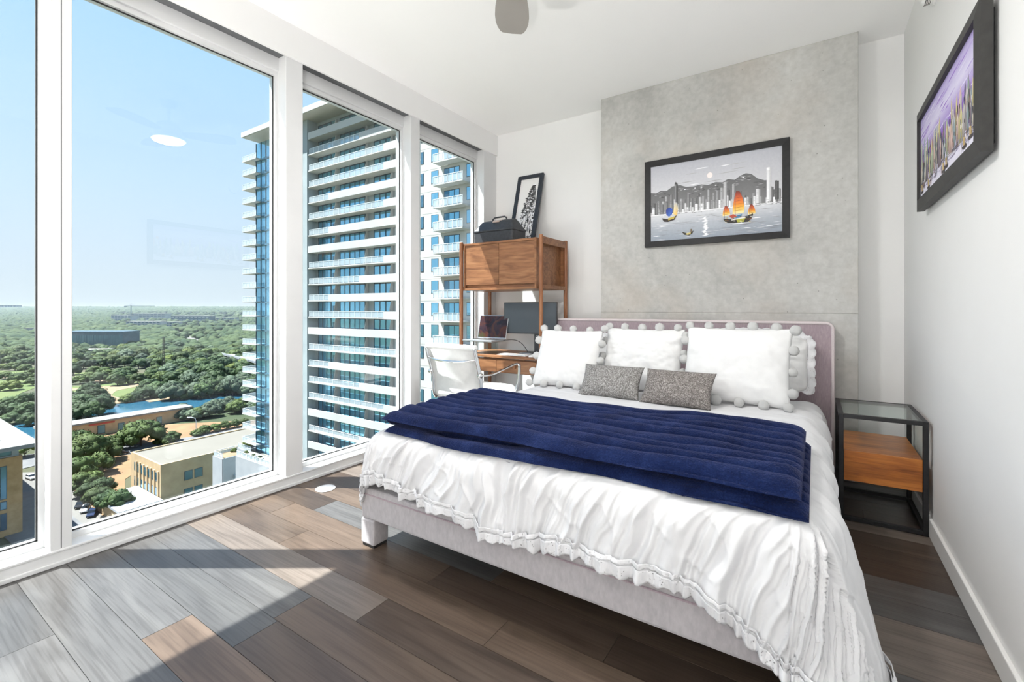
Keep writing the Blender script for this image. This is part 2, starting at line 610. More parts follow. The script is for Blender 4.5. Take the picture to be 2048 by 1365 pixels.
def concrete_mat():
    m, nt, b = new_mat('raw_concrete')
    L = nt.links
    pos = N(nt, 'ShaderNodeNewGeometry').outputs['Position']
    n1 = N(nt, 'ShaderNodeTexNoise')
    n1.inputs['Scale'].default_value = 1.15
    n1.inputs['Detail'].default_value = 9
    n1.inputs['Roughness'].default_value = 0.60
    n1.inputs['Distortion'].default_value = 0.5
    L.new(pos, n1.inputs['Vector'])
    r1 = N(nt, 'ShaderNodeValToRGB')
    e = r1.color_ramp.elements
    e[0].position = 0.30
    e[0].color = (0.35, 0.347, 0.33, 1)
    e[1].position = 0.72
    e[1].color = (0.58, 0.577, 0.555, 1)
    q = e.new(0.5)
    q.color = (0.485, 0.482, 0.462, 1)
    L.new(n1.outputs['Fac'], r1.inputs[0])
    n2 = N(nt, 'ShaderNodeTexNoise')
    n2.inputs['Scale'].default_value = 34
    n2.inputs['Detail'].default_value = 5
    L.new(pos, n2.inputs['Vector'])
    mx = N(nt, 'ShaderNodeMix', data_type='RGBA', blend_type='OVERLAY')
    mx.inputs[0].default_value = 0.22
    L.new(r1.outputs[0], mx.inputs[6])
    L.new(n2.outputs['Fac'], mx.inputs[7])
    # warm rust-tinted blotches
    n3 = N(nt, 'ShaderNodeTexNoise')
    n3.inputs['Scale'].default_value = 2.3
    n3.inputs['Detail'].default_value = 4
    mp = N(nt, 'ShaderNodeMapping')
    mp.inputs['Location'].default_value = (4, 2, 9)
    L.new(pos, mp.inputs[0])
    L.new(mp.outputs[0], n3.inputs['Vector'])
    r3 = N(nt, 'ShaderNodeValToRGB')
    r3.color_ramp.elements[0].position = 0.52
    r3.color_ramp.elements[0].color = (0, 0, 0, 1)
    r3.color_ramp.elements[1].position = 0.75
    r3.color_ramp.elements[1].color = (0.35, 0.35, 0.35, 1)
    L.new(n3.outputs['Fac'], r3.inputs[0])
    m2 = N(nt, 'ShaderNodeMix', data_type='RGBA')
    L.new(r3.outputs[0], m2.inputs[0])
    L.new(mx.outputs[2], m2.inputs[6])
    m2.inputs[7].default_value = (0.50, 0.43, 0.36, 1)
    # bug holes
    vo = N(nt, 'ShaderNodeTexVoronoi')
    vo.inputs['Scale'].default_value = 16
    L.new(pos, vo.inputs['Vector'])
    rv = N(nt, 'ShaderNodeValToRGB')
    rv.color_ramp.elements[0].position = 0.03
    rv.color_ramp.elements[0].color = (0.35, 0.35, 0.34, 1)
    rv.color_ramp.elements[1].position = 0.07
    rv.color_ramp.elements[1].color = (1, 1, 1, 1)
    L.new(vo.outputs['Distance'], rv.inputs[0])
    m3 = N(nt, 'ShaderNodeMix', data_type='RGBA', blend_type='MULTIPLY')
    m3.inputs[0].default_value = 0.8
    L.new(m2.outputs[2], m3.inputs[6])
    L.new(rv.outputs[0], m3.inputs[7])
    L.new(m3.outputs[2], b.inputs['Base Color'])
    b.inputs['Roughness'].default_value = 0.75
    bp = N(nt, 'ShaderNodeBump')
    bp.inputs['Strength'].default_value = 0.25
    bp.inputs['Distance'].default_value = 0.004
    L.new(n2.outputs['Fac'], bp.inputs['Height'])
    L.new(bp.outputs[0], b.inputs['Normal'])
    return m


M['concrete'] = concrete_mat()
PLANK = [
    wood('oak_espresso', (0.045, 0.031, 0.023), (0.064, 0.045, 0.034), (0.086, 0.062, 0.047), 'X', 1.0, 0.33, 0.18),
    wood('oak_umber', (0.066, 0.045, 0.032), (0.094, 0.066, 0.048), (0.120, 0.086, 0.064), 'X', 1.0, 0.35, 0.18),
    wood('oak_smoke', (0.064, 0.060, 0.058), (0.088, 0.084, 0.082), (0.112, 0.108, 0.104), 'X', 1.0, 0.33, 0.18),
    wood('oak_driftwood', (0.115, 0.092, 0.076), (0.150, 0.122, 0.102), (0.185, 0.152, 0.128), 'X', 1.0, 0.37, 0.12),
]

# ------------------------------------------------------------------ room shell
WX = -2.60      # inner face of the window wall
RX = 0.455      # right wall
BY = 3.67       # back wall
FY = -1.60      # wall behind the camera
CZ = 2.741      # ceiling
PY = 3.484      # face of the concrete pier

fl = struct(MB().box(WX - 0.18, RX + 0.1, FY - 0.1, BY + 0.1, -0.25, -0.006).build('floor', M['subfloor']))
fl['label'] = 'dark wood plank floor of mixed brown oak boards'
unit = {}


def unit_plank(k):
    if k not in unit:
        unit[k] = MB().box(-0.5, 0.5, -0.5, 0.5, -0.014, 0.0).mesh('plank', PLANK[k])
    return unit[k]


PW = 0.1445
rows = []
y = 0.4315 - PW * 14
rr = random.Random(3)
ends_fixed = {0: None}
i = 0
ridx = 0
while y < BY:
    y0, y1 = max(y, FY), min(y + PW, BY)
    k = round((y - 0.4315) / PW)
    fixed = {4: [-1.30, 0.2], 3: [-1.545, -0.35], 2: [-1.52], 1: [-1.80, -0.62], 0: [-1.2], 5: [-2.02, -0.87], 6: [-2.36, -1.25, -0.53], 7: [-2.20, -1.05]}
    if k in fixed:
        cuts = fixed[k]
    else:
        cuts = []
        x = WX + rr.uniform(0.25, 1.2)
        while x < RX - 0.2:
            cuts.append(x)
            x += rr.uniform(0.7, 1.5)
    xs = [WX] + cuts + [RX]
    for a, b_ in zip(xs[:-1], xs[1:]):
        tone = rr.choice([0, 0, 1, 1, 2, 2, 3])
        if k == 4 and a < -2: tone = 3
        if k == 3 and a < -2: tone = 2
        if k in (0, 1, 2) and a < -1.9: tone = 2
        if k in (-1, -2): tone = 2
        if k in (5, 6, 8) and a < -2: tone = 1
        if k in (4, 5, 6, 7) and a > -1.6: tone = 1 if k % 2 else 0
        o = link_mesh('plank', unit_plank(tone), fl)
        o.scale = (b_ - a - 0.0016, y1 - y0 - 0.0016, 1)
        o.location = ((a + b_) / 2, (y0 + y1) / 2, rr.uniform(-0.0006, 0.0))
    y += PW

struct(MB().box(WX - 0.3, RX + 0.15, FY - 0.15, BY + 0.15, CZ, CZ + 0.2).build('ceiling', M['ceiling']))
struct(MB().box(WX - 0.3, RX + 0.15, BY, BY + 0.15, -0.25, CZ).build('wall_back', M['wall']))
struct(MB().box(RX, RX + 0.15, FY - 0.15, BY, -0.25, CZ).build('wall_right', M['wall']))
struct(MB().box(WX - 0.3, RX, FY - 0.15, FY, -0.25, CZ).build('wall_front', M['wall']))
# concrete pier: upper pour and lower pour with a recessed joint between them
pier = struct(MB().box(-1.438, 0.22, PY + 0.004, BY + 0.01, 0, CZ).build('trim_1', M['concrete']))
pier['label'] = 'raw grey concrete pier rising behind the headboard'
MB().box(-1.438, 0.22, PY, PY + 0.02, 1.028, CZ).build('concrete_panel', M['concrete'], pier, bevel=0.004)
MB().box(-1.438, 0.22, PY, PY + 0.02, 0, 1.024).build('concrete_panel', M['concrete'], pier, bevel=0.004)
bb = MB().box(RX - 0.014, RX, FY, BY, 0.0, 0.085).build('baseboard_right', M['trim'], bevel=0.004)
struct(bb)
struct(MB().box(WX + 0.02, -1.44, BY - 0.014, BY, 0, 0.085).build('baseboard_back', M['trim'], bevel=0.004))

# window wall : mullions, sill, head, valance, glass
GX = -2.715
mull = [(-1.66, -1.50), (-0.50, -0.405), (0.529, 0.597), (1.529, 1.637), (2.532, 2.629), (3.468, 3.67)]
tn = 2
for a, b_ in mull:
    o = struct(MB().box(WX - 0.15, WX - 0.001, a, b_, 0.063, 2.57).build('trim_%d' % tn, M['frame'], bevel=0.003))
    tn += 1
    if b_ - a < 0.15:
        MB().box(WX - 0.002, WX - 0.0004, (a + b_) / 2 - 0.0015, (a + b_) / 2 + 0.0015, 0.07, 2.54).build('mullion_seam', M['pocket'], o) if a < 1 else None
# sill rail: inner face, small toe bead
o = struct(MB().box(WX - 0.17, WX, FY, BY, -0.25, 0.062).build('trim_%d' % tn, M['frame'], bevel=0.003)); tn += 1
MB().box(WX - 0.005, WX + 0.008, FY, BY, 0.0, 0.018).build('toe_bead', M['frame'], o, bevel=0.003)
MB().box(WX - 0.02, WX + 0.004, FY, BY, 0.055, 0.066).build('sill_lip', M['frame'], o, bevel=0.003)
# head: white frame board, dark shade pocket, valance board
o = struct(MB().box(WX - 0.17, WX - 0.075, FY, BY, 2.475, CZ).build('trim_%d' % tn, M['frame'], bevel=0.003)); tn += 1
o = struct(MB().box(WX - 0.08, WX - 0.004, FY, BY, 2.555, CZ).build('trim_%d' % tn, M['pocket'])); tn += 1
o = struct(MB().box(WX - 0.004, WX + 0.016, FY, BY, 2.545, CZ).build('trim_%d' % tn, M['wall'], bevel=0.002)); tn += 1
for i in range(len(mull) - 1):
    a = mull[i][1]
    b_ = mull[i + 1][0]
    fr = MB()
    w = 0.026
    z0, z1 = 0.062, 2.475
    fr.box(GX - 0.035, GX + 0.025, a, a + w * 0.6, z0, z1)
    fr.box(GX - 0.035, GX + 0.025, b_ - w * 0.6, b_, z0, z1)
    fr.box(GX - 0.035, GX + 0.025, a + w * 0.6, b_ - w * 0.6, z0, z0 + w)
    fr.box(GX - 0.035, GX + 0.025, a + w * 0.6, b_ - w * 0.6, z1 - w, z1)
    wo = struct(fr.build('window_%d' % (i + 1), M['frame']))
    MB().box(GX - 0.004, GX + 0.004, a + w * 0.6 - 0.004, b_ - w * 0.6 + 0.004, z0 + w - 0.004, z1 - w + 0.004).build('glass_pane', M['glass'], wo)
    g = MB()
    ai, bi, zi, zk = a + w * 0.6, b_ - w * 0.6, z0 + w, z1 - w
    g.box(GX + 0.004, GX + 0.008, ai, ai + 0.006, zi, zk).box(GX + 0.004, GX + 0.008, bi - 0.006, bi, zi, zk)
    g.box(GX + 0.004, GX + 0.008, ai, bi, zi, zi + 0.006).box(GX + 0.004, GX + 0.008, ai, bi, zk - 0.006, zk)
    g.build('gasket', M['seal'], wo)


# ------------------------------------------------------------------ bed
BX0, BX1 = -1.70, 0.055      # frame
BF = 1.35                    # front of the foot rail
TOPZ = 0.525                 # top of the duvet
bed = thing('bed', 'low mauve-grey upholstered bed with a piped headboard', 'bed', ((BX0 + BX1) / 2, 2.4, 0))
bx, by = (BX0 + BX1) / 2, 2.4


def part(mb, name, m, parent, org, **kw):
    return mb.shift((-org[0], -org[1], -org[2] if len(org) > 2 else 0)).build(name, m, parent, **kw)


ob = (bx, by, 0)
part(MB().box(BX0, BX1, BF, BF + 0.06, 0.125, 0.262), 'foot_rail', M['upholstery2'], bed, ob, bevel=0.012, seg=3)
part(MB().box(BX0, BX0 + 0.06, BF + 0.061, 3.39, 0.125, 0.262), 'side_rail', M['upholstery2'], bed, ob, bevel=0.012, seg=3)
part(MB().box(BX1 - 0.06, BX1, BF + 0.061, 3.39, 0.125, 0.262), 'side_rail', M['upholstery2'], bed, ob, bevel=0.012, seg=3)
part(MB().tube([(BX0 + 0.004, BF - 0.002, 0.236), (BX1 - 0.004, BF - 0.002, 0.236)], 0.0035, 6), 'seam', M['upholstery'], bed, ob)
for lx in (BX0, BX1 - 0.085):
    for ly in (BF, 3.26):
        lg = part(MB().box(lx, lx + 0.085, ly, ly + 0.085, 0.012, 0.124), 'leg', M['upholstery2'], bed, ob, bevel=0.008)
        part(MB().box(lx + 0.006, lx + 0.079, ly + 0.006, ly + 0.079, 0.0, 0.0115), 'foot_pad', M['rubber'], lg, ob)
part(MB().box(BX0 + 0.062, BX1 - 0.062, BF + 0.062, 3.39, 0.17, 0.20), 'slat_base', M['black'], bed, ob)


def round_rect(x0, x1, z0, z1, r, n=8, top_only=True):
    pts = [(x0, z0), (x1, z0)]
    for k in range(n + 1):
        a = math.pi / 2 * k / n
        pts.append((x1 - r + r * math.cos(a), z1 - r + r * math.sin(a)))
    for k in range(n + 1):
        a = math.pi / 2 + math.pi / 2 * k / n
        pts.append((x0 + r + r * math.cos(a), z1 - r + r * math.sin(a)))
    return pts


HX0, HX1, HZ = -1.828, 0.094, 0.972
hp = round_rect(HX0, HX1, 0.03, HZ, 0.035)
hb = part(MB().extr([(x, 3.398, z) for x, z in hp], (0, 0.076, 0)), 'headboard', M['upholstery'], bed, ob, bevel=0.006)
hp2 = round_rect(HX0 + 0.004, HX1 - 0.004, 0.03, HZ - 0.004, 0.035)
for yy in (3.399, 3.473):
    part(MB().tube([(x, yy, z) for x, z in hp2[1:] + hp2[:1]], 0.009, 8), 'piping', M['piping'], hb, ob)

# mattress -------------------------------------------------------------
def soft_box(x0, x1, y0, y1, z0, z1, r):
    mb = MB().box(x0, x1, y0, y1, z0, z1)
    return mb


mt = soft_box(-1.61, -0.035, 1.405, 3.385, 0.202, 0.435, 0.05).build('mattress', M['sheet'], bevel=0.05, seg=4, smooth=False)
tag(mt, 'mattress in a pale grey fitted sheet under the duvet', 'mattress')

# duvet ----------------------------------------------------------------
DX0, DX1, DY0, DY1 = -1.575, -0.055, 1.43, 3.16


def drape(a, b):
    """flat sheet coordinates -> draped position, outward vector and amount"""
    ex = np.where(a > DX1, a - DX1, np.where(a < DX0, a - DX0, 0.0))
    ey = np.where(b < DY0, b - DY0, 0.0)
    r = np.hypot(ex, ey)
    rs = np.maximum(r, 1e-9)
    dx, dy = ex / rs, ey / rs
    sx = np.abs(dx)
    R_ = 0.10 + 0.015 * sx
    right = np.clip(dx, 0, 1)
    ph = np.radians(np.where(dx > 0, 80 + 14 * right * np.clip((b - 1.5) / 0.5, 0, 1) - 10 * right * np.clip((1.75 - b) / 0.5, 0, 1), 80 + 4 * sx))
    arc = R_ * ph
    out = np.where(r < arc, R_ * np.sin(np.minimum(r, arc) / R_), R_ * np.sin(ph) + (r - arc) * np.cos(ph))
    down = np.where(r < arc, R_ * (1 - np.cos(np.minimum(r, arc) / R_)), R_ * (1 - np.cos(ph)) + (r - arc) * np.sin(ph))
    x = np.clip(a, DX0, DX1) + dx * out
    y = np.clip(b, DY0, None) + dy * out
    z = TOPZ - down
    # resting on the floor
    under = np.clip(0.03 - z, 0, None)
    z = np.where(z < 0.03, 0.03 - 0.15 * under, z)
    x = x + dx * under * 0.5
    y = y + dy * under * 0.5
    return x, y, z, dx, dy, r


def foot_len(a):
    t = np.clip((a + 0.45) / 0.6, 0, 1)
    return 0.285 + 0.02 * np.sin(a * 5.1) + 0.012 * np.sin(a * 13.0 + 1) + 0.16 * t * t * (3 - 2 * t) - 0.02 * np.clip((-1.2 - a) / 0.4, 0, 1)


def duvet_points(a, b):
    x, y, z, dx, dy, r = drape(a, b)
    s = np.where(np.abs(dy) > 0.05, a, 0) + np.where(np.abs(dy) <= 0.05, b, 0)
    ang = np.arctan2(dx, -dy)
    per = a + 0.25 * ang                                     # coordinate along the hem
    k = np.clip(r / 0.12, 0, 1)
    k = k * k * (3 - 2 * k)
    sideonly = np.abs(dx) > 0.9
    # gathers running down the foot end
    warp = per + 0.025 * fbm(per * 5, b * 4, 3) + (b - DY0) * (-0.35 + 0.5 * pn(per * 2.0, 0 * per, 8))
    g = (1 - np.abs(pn(warp * 15.0, b * 1.3, 5)) * 2.0) + 0.5 * (1 - np.abs(pn(warp * 31.0, b * 2.2, 11)) * 2.0)
    ga = 0.025 * (g - 0.7) * (0.65 + 0.6 * np.abs(pn(per * 3.1, per * 0, 15)) * 2)
    side = np.abs(pn(b * 5.0 + 0.8 * a, a * 1.2, 21)) * 1.8 - 0.5
    sa = 0.022 * side
    cr = 0.008 * fbm(a * 9, b * 6, 31, 3)
    crease = np.abs(pn(a * 7 + 3.1 * b, b * 5 - 2 * a, 41))
    cr2 = 0.004 * (np.exp(-(crease / 0.06) ** 2))
    amp = np.where(sideonly, sa * 0.9, ga)
    push = k * (amp + cr * 0.6 + cr2)
    x = x + dx * push
    y = y + dy * push
    # top: puff and long wrinkles
    top = 1 - k
    wr = 0.010 * fbm(a * 2.4, b * 2.4, 51, 3)
    q = (a * 0.25 + b * 1.0)
    wr2 = 0.0065 * np.abs(pn(a * 2.2 + 0.3 * b, q * 16, 61)) * np.clip((2.85 - b) * 4, 0, 1)
    z = z + top * (wr + wr2) + k * 0.004 * pn(a * 12, b * 12, 71)
    return x, y, z, dx, dy, r


NA, NB = 640, 330
A0, A1 = DX0 - 0.31, DX1 + 0.47
aa = np.linspace(A0, A1, NA)
tt = np.linspace(0, 1, NB) ** 1.15
Agr = np.zeros((NA, NB, 3))
a2 = aa[:, None] * np.ones((1, NB))
b_lo = DY0 - foot_len(np.clip(aa, DX0, DX1))
b2 = b_lo[:, None] + (DY1 - b_lo[:, None]) * tt[None, :]
# the corner flap on the right hangs longest; trim the left-hand corner
x, y, z, dx, dy, r = duvet_points(a2, b2)
Agr[..., 0], Agr[..., 1], Agr[..., 2] = x, y, z
dv = MB().grid(Agr).build('duvet', M['linen'], smooth=True)
tag(dv, 'crumpled white cotton duvet with a lace ruffle hem draped over the bed', 'duvet')
sm = dv.modifiers.new('thickness', 'SOLIDIFY')
sm.thickness = 0.012
sm.offset = -1


def ruffle(pts, nrm, width, waves, name, parent, amp=0.008, rows_=7, drop=1.0, seed=0):
    """scalloped ruffle hanging from the polyline pts"""
    P = np.array(pts)
    seg = np.r_[0, np.cumsum(np.linalg.norm(np.diff(P, axis=0), axis=1))]
    L_ = seg[-1]
    n = int(L_ / 0.0045)
    t = np.linspace(0, L_, n)
    Q = np.stack([np.interp(t, seg, P[:, k]) for k in range(3)], 1)
    NN = np.stack([np.interp(t, seg, np.array(nrm)[:, k]) for k in range(3)], 1)
    out = np.zeros((n, rows_, 3))
    wv = np.sin(t * waves + 2.4 * pn(t * 9, t * 0, seed)) * (0.5 + 1.0 * np.abs(pn(t * 6, t * 0 + 3, seed)))
    sc = np.abs(np.sin(t * 62))
    wd = width * (0.85 + 0.5 * pn(t * 4, t * 0 + 7, seed) + 0.25 * pn(t * 15, t * 0 + 2, seed)) * (0.80 + 0.20 * sc)
    kick = 0.010 * pn(t * 5, t * 0 + 11, seed)
    for j in range(rows_):
        f = j / (rows_ - 1)
        o = Q + NN * (0.002 + amp * f * wv + kick * f)[:, None]
        o[:, 2] -= wd * f * drop
        o[:, 2] = np.maximum(o[:, 2], 0.012 + 0.004 * np.abs(wv))
        out[:, j] = o
    ob_ = MB().grid(out).build(name, M['lace'], parent, smooth=True)
    s_ = ob_.modifiers.new('thickness', 'SOLIDIFY')
    s_.thickness = 0.0015
    return ob_


# hem polyline : left side, foot, right side
hem = []
hn = []
left_b = np.linspace(2.9, b_lo[0], 60)
for q in range(60):
    X, Y, Z, u, v, _ = duvet_points(np.array([aa[0]]), np.array([left_b[q]]))
    hem.append((X[0], Y[0], Z[0])); hn.append((u[0], v[0], 0))
fa = np.linspace(aa[0], aa[-1], 420)
for q in range(1, 420):
    bl = DY0 - foot_len(np.clip(fa[q:q + 1], DX0, DX1))
    X, Y, Z, u, v, _ = duvet_points(fa[q:q + 1], bl)
    hem.append((X[0], Y[0], Z[0])); hn.append((u[0], v[0], 0))
right_b = np.linspace(b_lo[-1], 3.0, 160)
for q in range(1, 160):
    X, Y, Z, u, v, _ = duvet_points(aa[-1:], right_b[q:q + 1])
    hem.append((X[0], Y[0], Z[0])); hn.append((u[0], v[0], 0))
hem = [(p[0], p[1], p[2] + 0.006) for p in hem]
ruffle(hem, hn, 0.040, 95, 'lace_ruffle', dv, amp=0.005, seed=2)
hem2 = [(p[0] + n_[0] * 0.002, p[1] + n_[1] * 0.002, p[2] + 0.020) for p, n_ in zip(hem, hn)]
ruffle(hem2, hn, 0.018, 300, 'lace_heading', dv, amp=0.0012, rows_=5, seed=5)

# folded plush throw -----------------------------------------------------
def throw_layer(x0, x1, yf, yb, zb, th, ribs, seed, droop, name, parent, org):
    nx, ns = 240, 150
    X = np.linspace(0, 1, nx)
    out = np.zeros((nx, ns, 3))
    for i_, u in enumerate(X):
        endr = min(1.0, min(u, 1 - u) * (x1 - x0) / 0.05)
        endk = math.sqrt(max(0.0, 1 - (1 - endr) ** 2))
        xx = x0 + (x1 - x0) * u
        wob = 0.022 * float(fbm(np.array(xx * 1.9), np.array(seed * 1.0), seed, 3)) + 0.010 * math.sin(xx * 4.1 + seed)
        f0 = yf + wob
        b0 = yb + 0.02 * float(pn(np.array(xx * 2.3), np.array(3.0), seed + 1)) + 0.012 * math.sin(xx * 5 + 2)
        cy, hw = (f0 + b0) / 2, (b0 - f0) / 2
        hw *= 0.985 + 0.015 * endk
        th_ = th * max(endk, 0.04)
        nt_ = ns - 24
        w_ = 0.5 - 0.5 * np.cos(np.linspace(0, 1, nt_) * np.pi)
        vt = 0.6 * np.linspace(0, 1, nt_) + 0.4 * w_
        vb = np.linspace(1, 0, 26)[1:-1]
        v = np.r_[vt, vb]
        yy = f0 + (b0 - f0) * v
        edge = np.clip(1 - np.clip(1 - np.minimum(v, 1 - v) * (b0 - f0) / 0.03, 0, 1) ** 2, 0, 1) ** 0.5
        top_ = np.r_[np.ones(nt_), -np.ones(24)]
        zz = edge * top_
        xs = np.full_like(v, xx)
        rphase = v * ribs + 0.28 * fbm(xs * 1.6, v * 3.0, seed + 9, 2) + 0.05 * np.sin(xs * 9)
        rib = np.abs(np.sin(np.pi * rphase)) ** 0.55
        bump = (0.026 * (rib - 0.75) + 0.006 * fbm(xs * 4, v * 5, seed + 4, 2)) * endk
        zt = zb + th * 0.5 + th_ * 0.5 * zz + np.where(zz > 0, bump * np.clip(zz * 1.4, 0, 1), 0)
        fall = np.clip((DY0 + 0.045 - yy) / 0.07, 0, 1)
        zt = zt - droop * fall ** 1.6
        zt = zt + 0.012 * fbm(xs * 1.4, yy * 1.4, 77, 2) * 0.7
        out[i_, :, 0] = xx - org[0]
        out[i_, :, 1] = yy - org[1]
        out[i_, :, 2] = zt - org[2]
    mb = MB().grid(out)
    n = ns
    mb.f.append(tuple(range(n - 1)))
    mb.f.append(tuple((nx - 1) * n + k for k in range(n - 2, -1, -1)))
    return mb.build(name, M['throw'], parent, smooth=True)


th_o = (-0.84, 1.75, TOPZ)
thr = thing('throw_blanket', 'folded navy blue ribbed plush throw lying across the foot of the bed', 'blanket', th_o)
throw_layer(-1.575, -0.012, 1.372, 2.06, TOPZ - 0.006, 0.040, 9, 3, 0.020, 'lower_fold', thr, th_o)
throw_layer(-1.605, -0.028, 1.392, 2.10, TOPZ + 0.036, 0.046, 9, 6, 0.016, 'upper_fold', thr, th_o)

# pillows ------------------------------------------------------------------
def pillow_mesh(w, h, t, seed, n=56, pinch=0.05, wr=0.006, sag=0.0, rnd=0.0):
    u = np.linspace(-1, 1, n)
    U, V = np.meshgrid(u, u, indexing='ij')
    # edges bow inwards between the corners
    X = U * w / 2 * (1 - pinch * (1 - V ** 2) ** 1.0 * np.abs(U) ** 3 * 0.9)
    Z = V * h / 2 * (1 - pinch * (1 - U ** 2) ** 1.0 * np.abs(V) ** 3 * 0.9)
    rk_ = 1 - rnd * (U ** 4) * (V ** 4)
    X = X * rk_
    Z = Z * rk_
    T = t / 2 * (np.clip(1 - np.abs(U) ** 2.6, 0, 1) ** 0.62) * (np.clip(1 - np.abs(V) ** 2.6, 0, 1) ** 0.62)
    edge = np.clip(1 - np.maximum(np.abs(U), np.abs(V)), 0, 1)
    wrk = wr * fbm(U * 3.0 + seed, V * 3.0, seed, 4) * np.clip(edge * 6, 0, 1)
    rad = wr * 1.4 * pn(np.arctan2(V, U) * 5, np.hypot(U, V) * 1.2, seed + 2) * np.clip(np.hypot(U, V) - 0.35, 0, 1) * np.clip(edge * 8, 0, 1)
    T = T * (1 + sag * (-V) * 0.5)
    A = np.stack([X, -(T + wrk + rad), Z], -1)
    B = np.stack([X, (T * 0.9 + wrk), Z], -1)
    return A, B, X, Z


def pillow(name, label, w, h, t, loc, tilt, yaw, roll, m, seed, group=None, pom=False, pinch=0.05, wr=0.006, ruff=False, sag=0.25, skip=()):
    A, B, X, Z = pillow_mesh(w, h, t, seed, pinch=pinch, wr=wr, sag=sag, rnd=0.22 if ruff else 0.0)
    o = thing(name, label, 'pillow' if 'cushion' not in name else 'cushion', loc, 0, group)
    o.rotation_euler = (math.radians(-tilt), math.radians(roll), math.radians(yaw))
    mb = MB().grid(A[::-1])
    mb2 = MB().grid(B)
    mb.add(mb2.v, mb2.f)
    mb.shift((0, 0, h / 2))
    cov = mb.build('cover', m, o, smooth=True)
    wd = cov.modifiers.new('weld', 'WELD')
    wd.merge_threshold = 0.0006
    if pom:
        n = A.shape[0]
        ring = []
        for k in range(n): ring.append((X[k, -1], Z[k, -1] + h / 2))
        for k in range(n - 2, -1, -1): ring.append((X[-1, k], Z[-1, k] + h / 2))
        for k in range(n - 2, -1, -1): ring.append((X[k, 0], Z[k, 0] + h / 2))
        for k in range(1, n - 1): ring.append((X[0, k], Z[0, k] + h / 2))
        R_ = np.array(ring)
        d = np.r_[0, np.cumsum(np.linalg.norm(np.diff(R_, axis=0), axis=1))]
        cnt = int(d[-1] / 0.108)
        rg = random.Random(seed)
        for q in range(cnt):
            s = (q + 0.2) * d[-1] / cnt
            px_ = np.interp(s, d, R_[:, 0])
            pz_ = np.interp(s, d, R_[:, 1])
            rad = 0.0275 * rg.uniform(0.88, 1.1)
            c = np.array([px_, pz_ - h / 2])
            c = c + c / np.linalg.norm(c) * 0.015
            zz_ = c[1] + h / 2
            if zz_ < 0.0: zz_ = max(zz_, 0.004)
            yoff = rg.uniform(-0.012, 0.012) - (0.03 if zz_ < 0.03 else 0)
            p = link_mesh('pompom', POM, o, (c[0], yoff, zz_))
            p.scale = (rad, rad, rad)
            p.rotation_euler = (rg.uniform(0, 6), rg.uniform(0, 6), rg.uniform(0, 6))
    if ruff:
        n = A.shape[0]
        pts = [(X[k, -1], 0, Z[k, -1] + h / 2) for k in range(n)] + [(X[-1, k], 0, Z[-1, k] + h / 2) for k in range(n - 2, -1, -1)]
        P = np.array(pts)
        d = np.r_[0, np.cumsum(np.linalg.norm(np.diff(P, axis=0), axis=1))]
        t_ = np.linspace(0, d[-1], 260)
        Q = np.stack([np.interp(t_, d, P[:, k]) for k in range(3)], 1)
        cdir = Q - np.array([0, 0, h / 2])
        cdir /= np.linalg.norm(cdir, axis=1)[:, None]
        out = np.zeros((260, 4, 3))
        for j in range(4):
            f = j / 3
            out[:, j] = Q + cdir * (0.045 * f * (0.8 + 0.2 * np.abs(np.sin(t_ * 60))))[:, None]
            out[:, j, 1] += 0.008 * f * np.sin(t_ * 110)
        rf = MB().grid(out).build('ruffle', M['lace'], o, smooth=True)
        s_ = rf.modifiers.new('thickness', 'SOLIDIFY'); s_.thickness = 0.002
    return o


bm = bmesh.new()
bmesh.ops.create_icosphere(bm, subdivisions=3, radius=1.0)
for v_ in bm.verts:
    q = v_.co
    k = 1 + 0.09 * float(pn(np.array(q.x * 5 + q.z * 3), np.array(q.y * 5), 3)) + RS.uniform(-0.035, 0.035)
    v_.co = q * k
POM = bpy.data.meshes.new('pompom')
bm.to_mesh(POM)
bm.free()
POM.materials.append(M['pompom'])
POM.polygons.foreach_set('use_smooth', [True] * len(POM.polygons))

zp = TOPZ + 0.006
pillow('sleeping_pillow', 'white ruffled pillow leaning on the headboard behind the rightmost pompom pillow', 0.66, 0.40, 0.17, (-0.335, 3.19, zp), 16, 0, 0, M['pillow'], 31, 'ruffled sleeping pillows', ruff=True, wr=0.012, pinch=0.12)
pillow('sleeping_pillow', 'white ruffled pillow leaning on the headboard behind the two left pompom pillows', 0.66, 0.34, 0.17, (-1.18, 3.19, zp), 16, 0, 0, M['pillow'], 32, 'ruffled sleeping pillows', ruff=True, wr=0.012, pinch=0.12)
pillow('pompom_pillow', 'square white pillow with pompom trim, leftmost one beside the desk', 0.46, 0.415, 0.15, (-1.415, 2.76, zp), 25, 4, 0, M['pillow'], 11, 'white pillows with pompom trim', pom=True)
pillow('pompom_pillow', 'square white pillow with pompom trim, middle one of three', 0.52, 0.42, 0.15, (-0.945, 2.90, zp), 20, 0, 0, M['pillow'], 12, 'white pillows with pompom trim', pom=True, wr=0.010)
pillow('pompom_pillow', 'largest white pillow with pompom trim, rightmost one by the nightstand', 0.56, 0.445, 0.16, (-0.385, 2.80, zp), 21, -3, 0, M['pillow'], 13, 'white pillows with pompom trim', pom=True)
pillow('lumbar_cushion', 'grey speckled lumbar cushion lying left of its darker twin', 0.375, 0.225, 0.11, (-1.035, 2.60, zp - 0.004), 38, 3, 0, M['greycush'], 14, 'speckled lumbar cushions', pinch=0.07, wr=0.004)
pillow('lumbar_cushion', 'brown-grey speckled lumbar cushion lying right of its paler twin', 0.385, 0.225, 0.11, (-0.645, 2.575, zp - 0.004), 38, -3, 0, M['browncush'], 15, 'speckled lumbar cushions', pinch=0.07, wr=0.004)

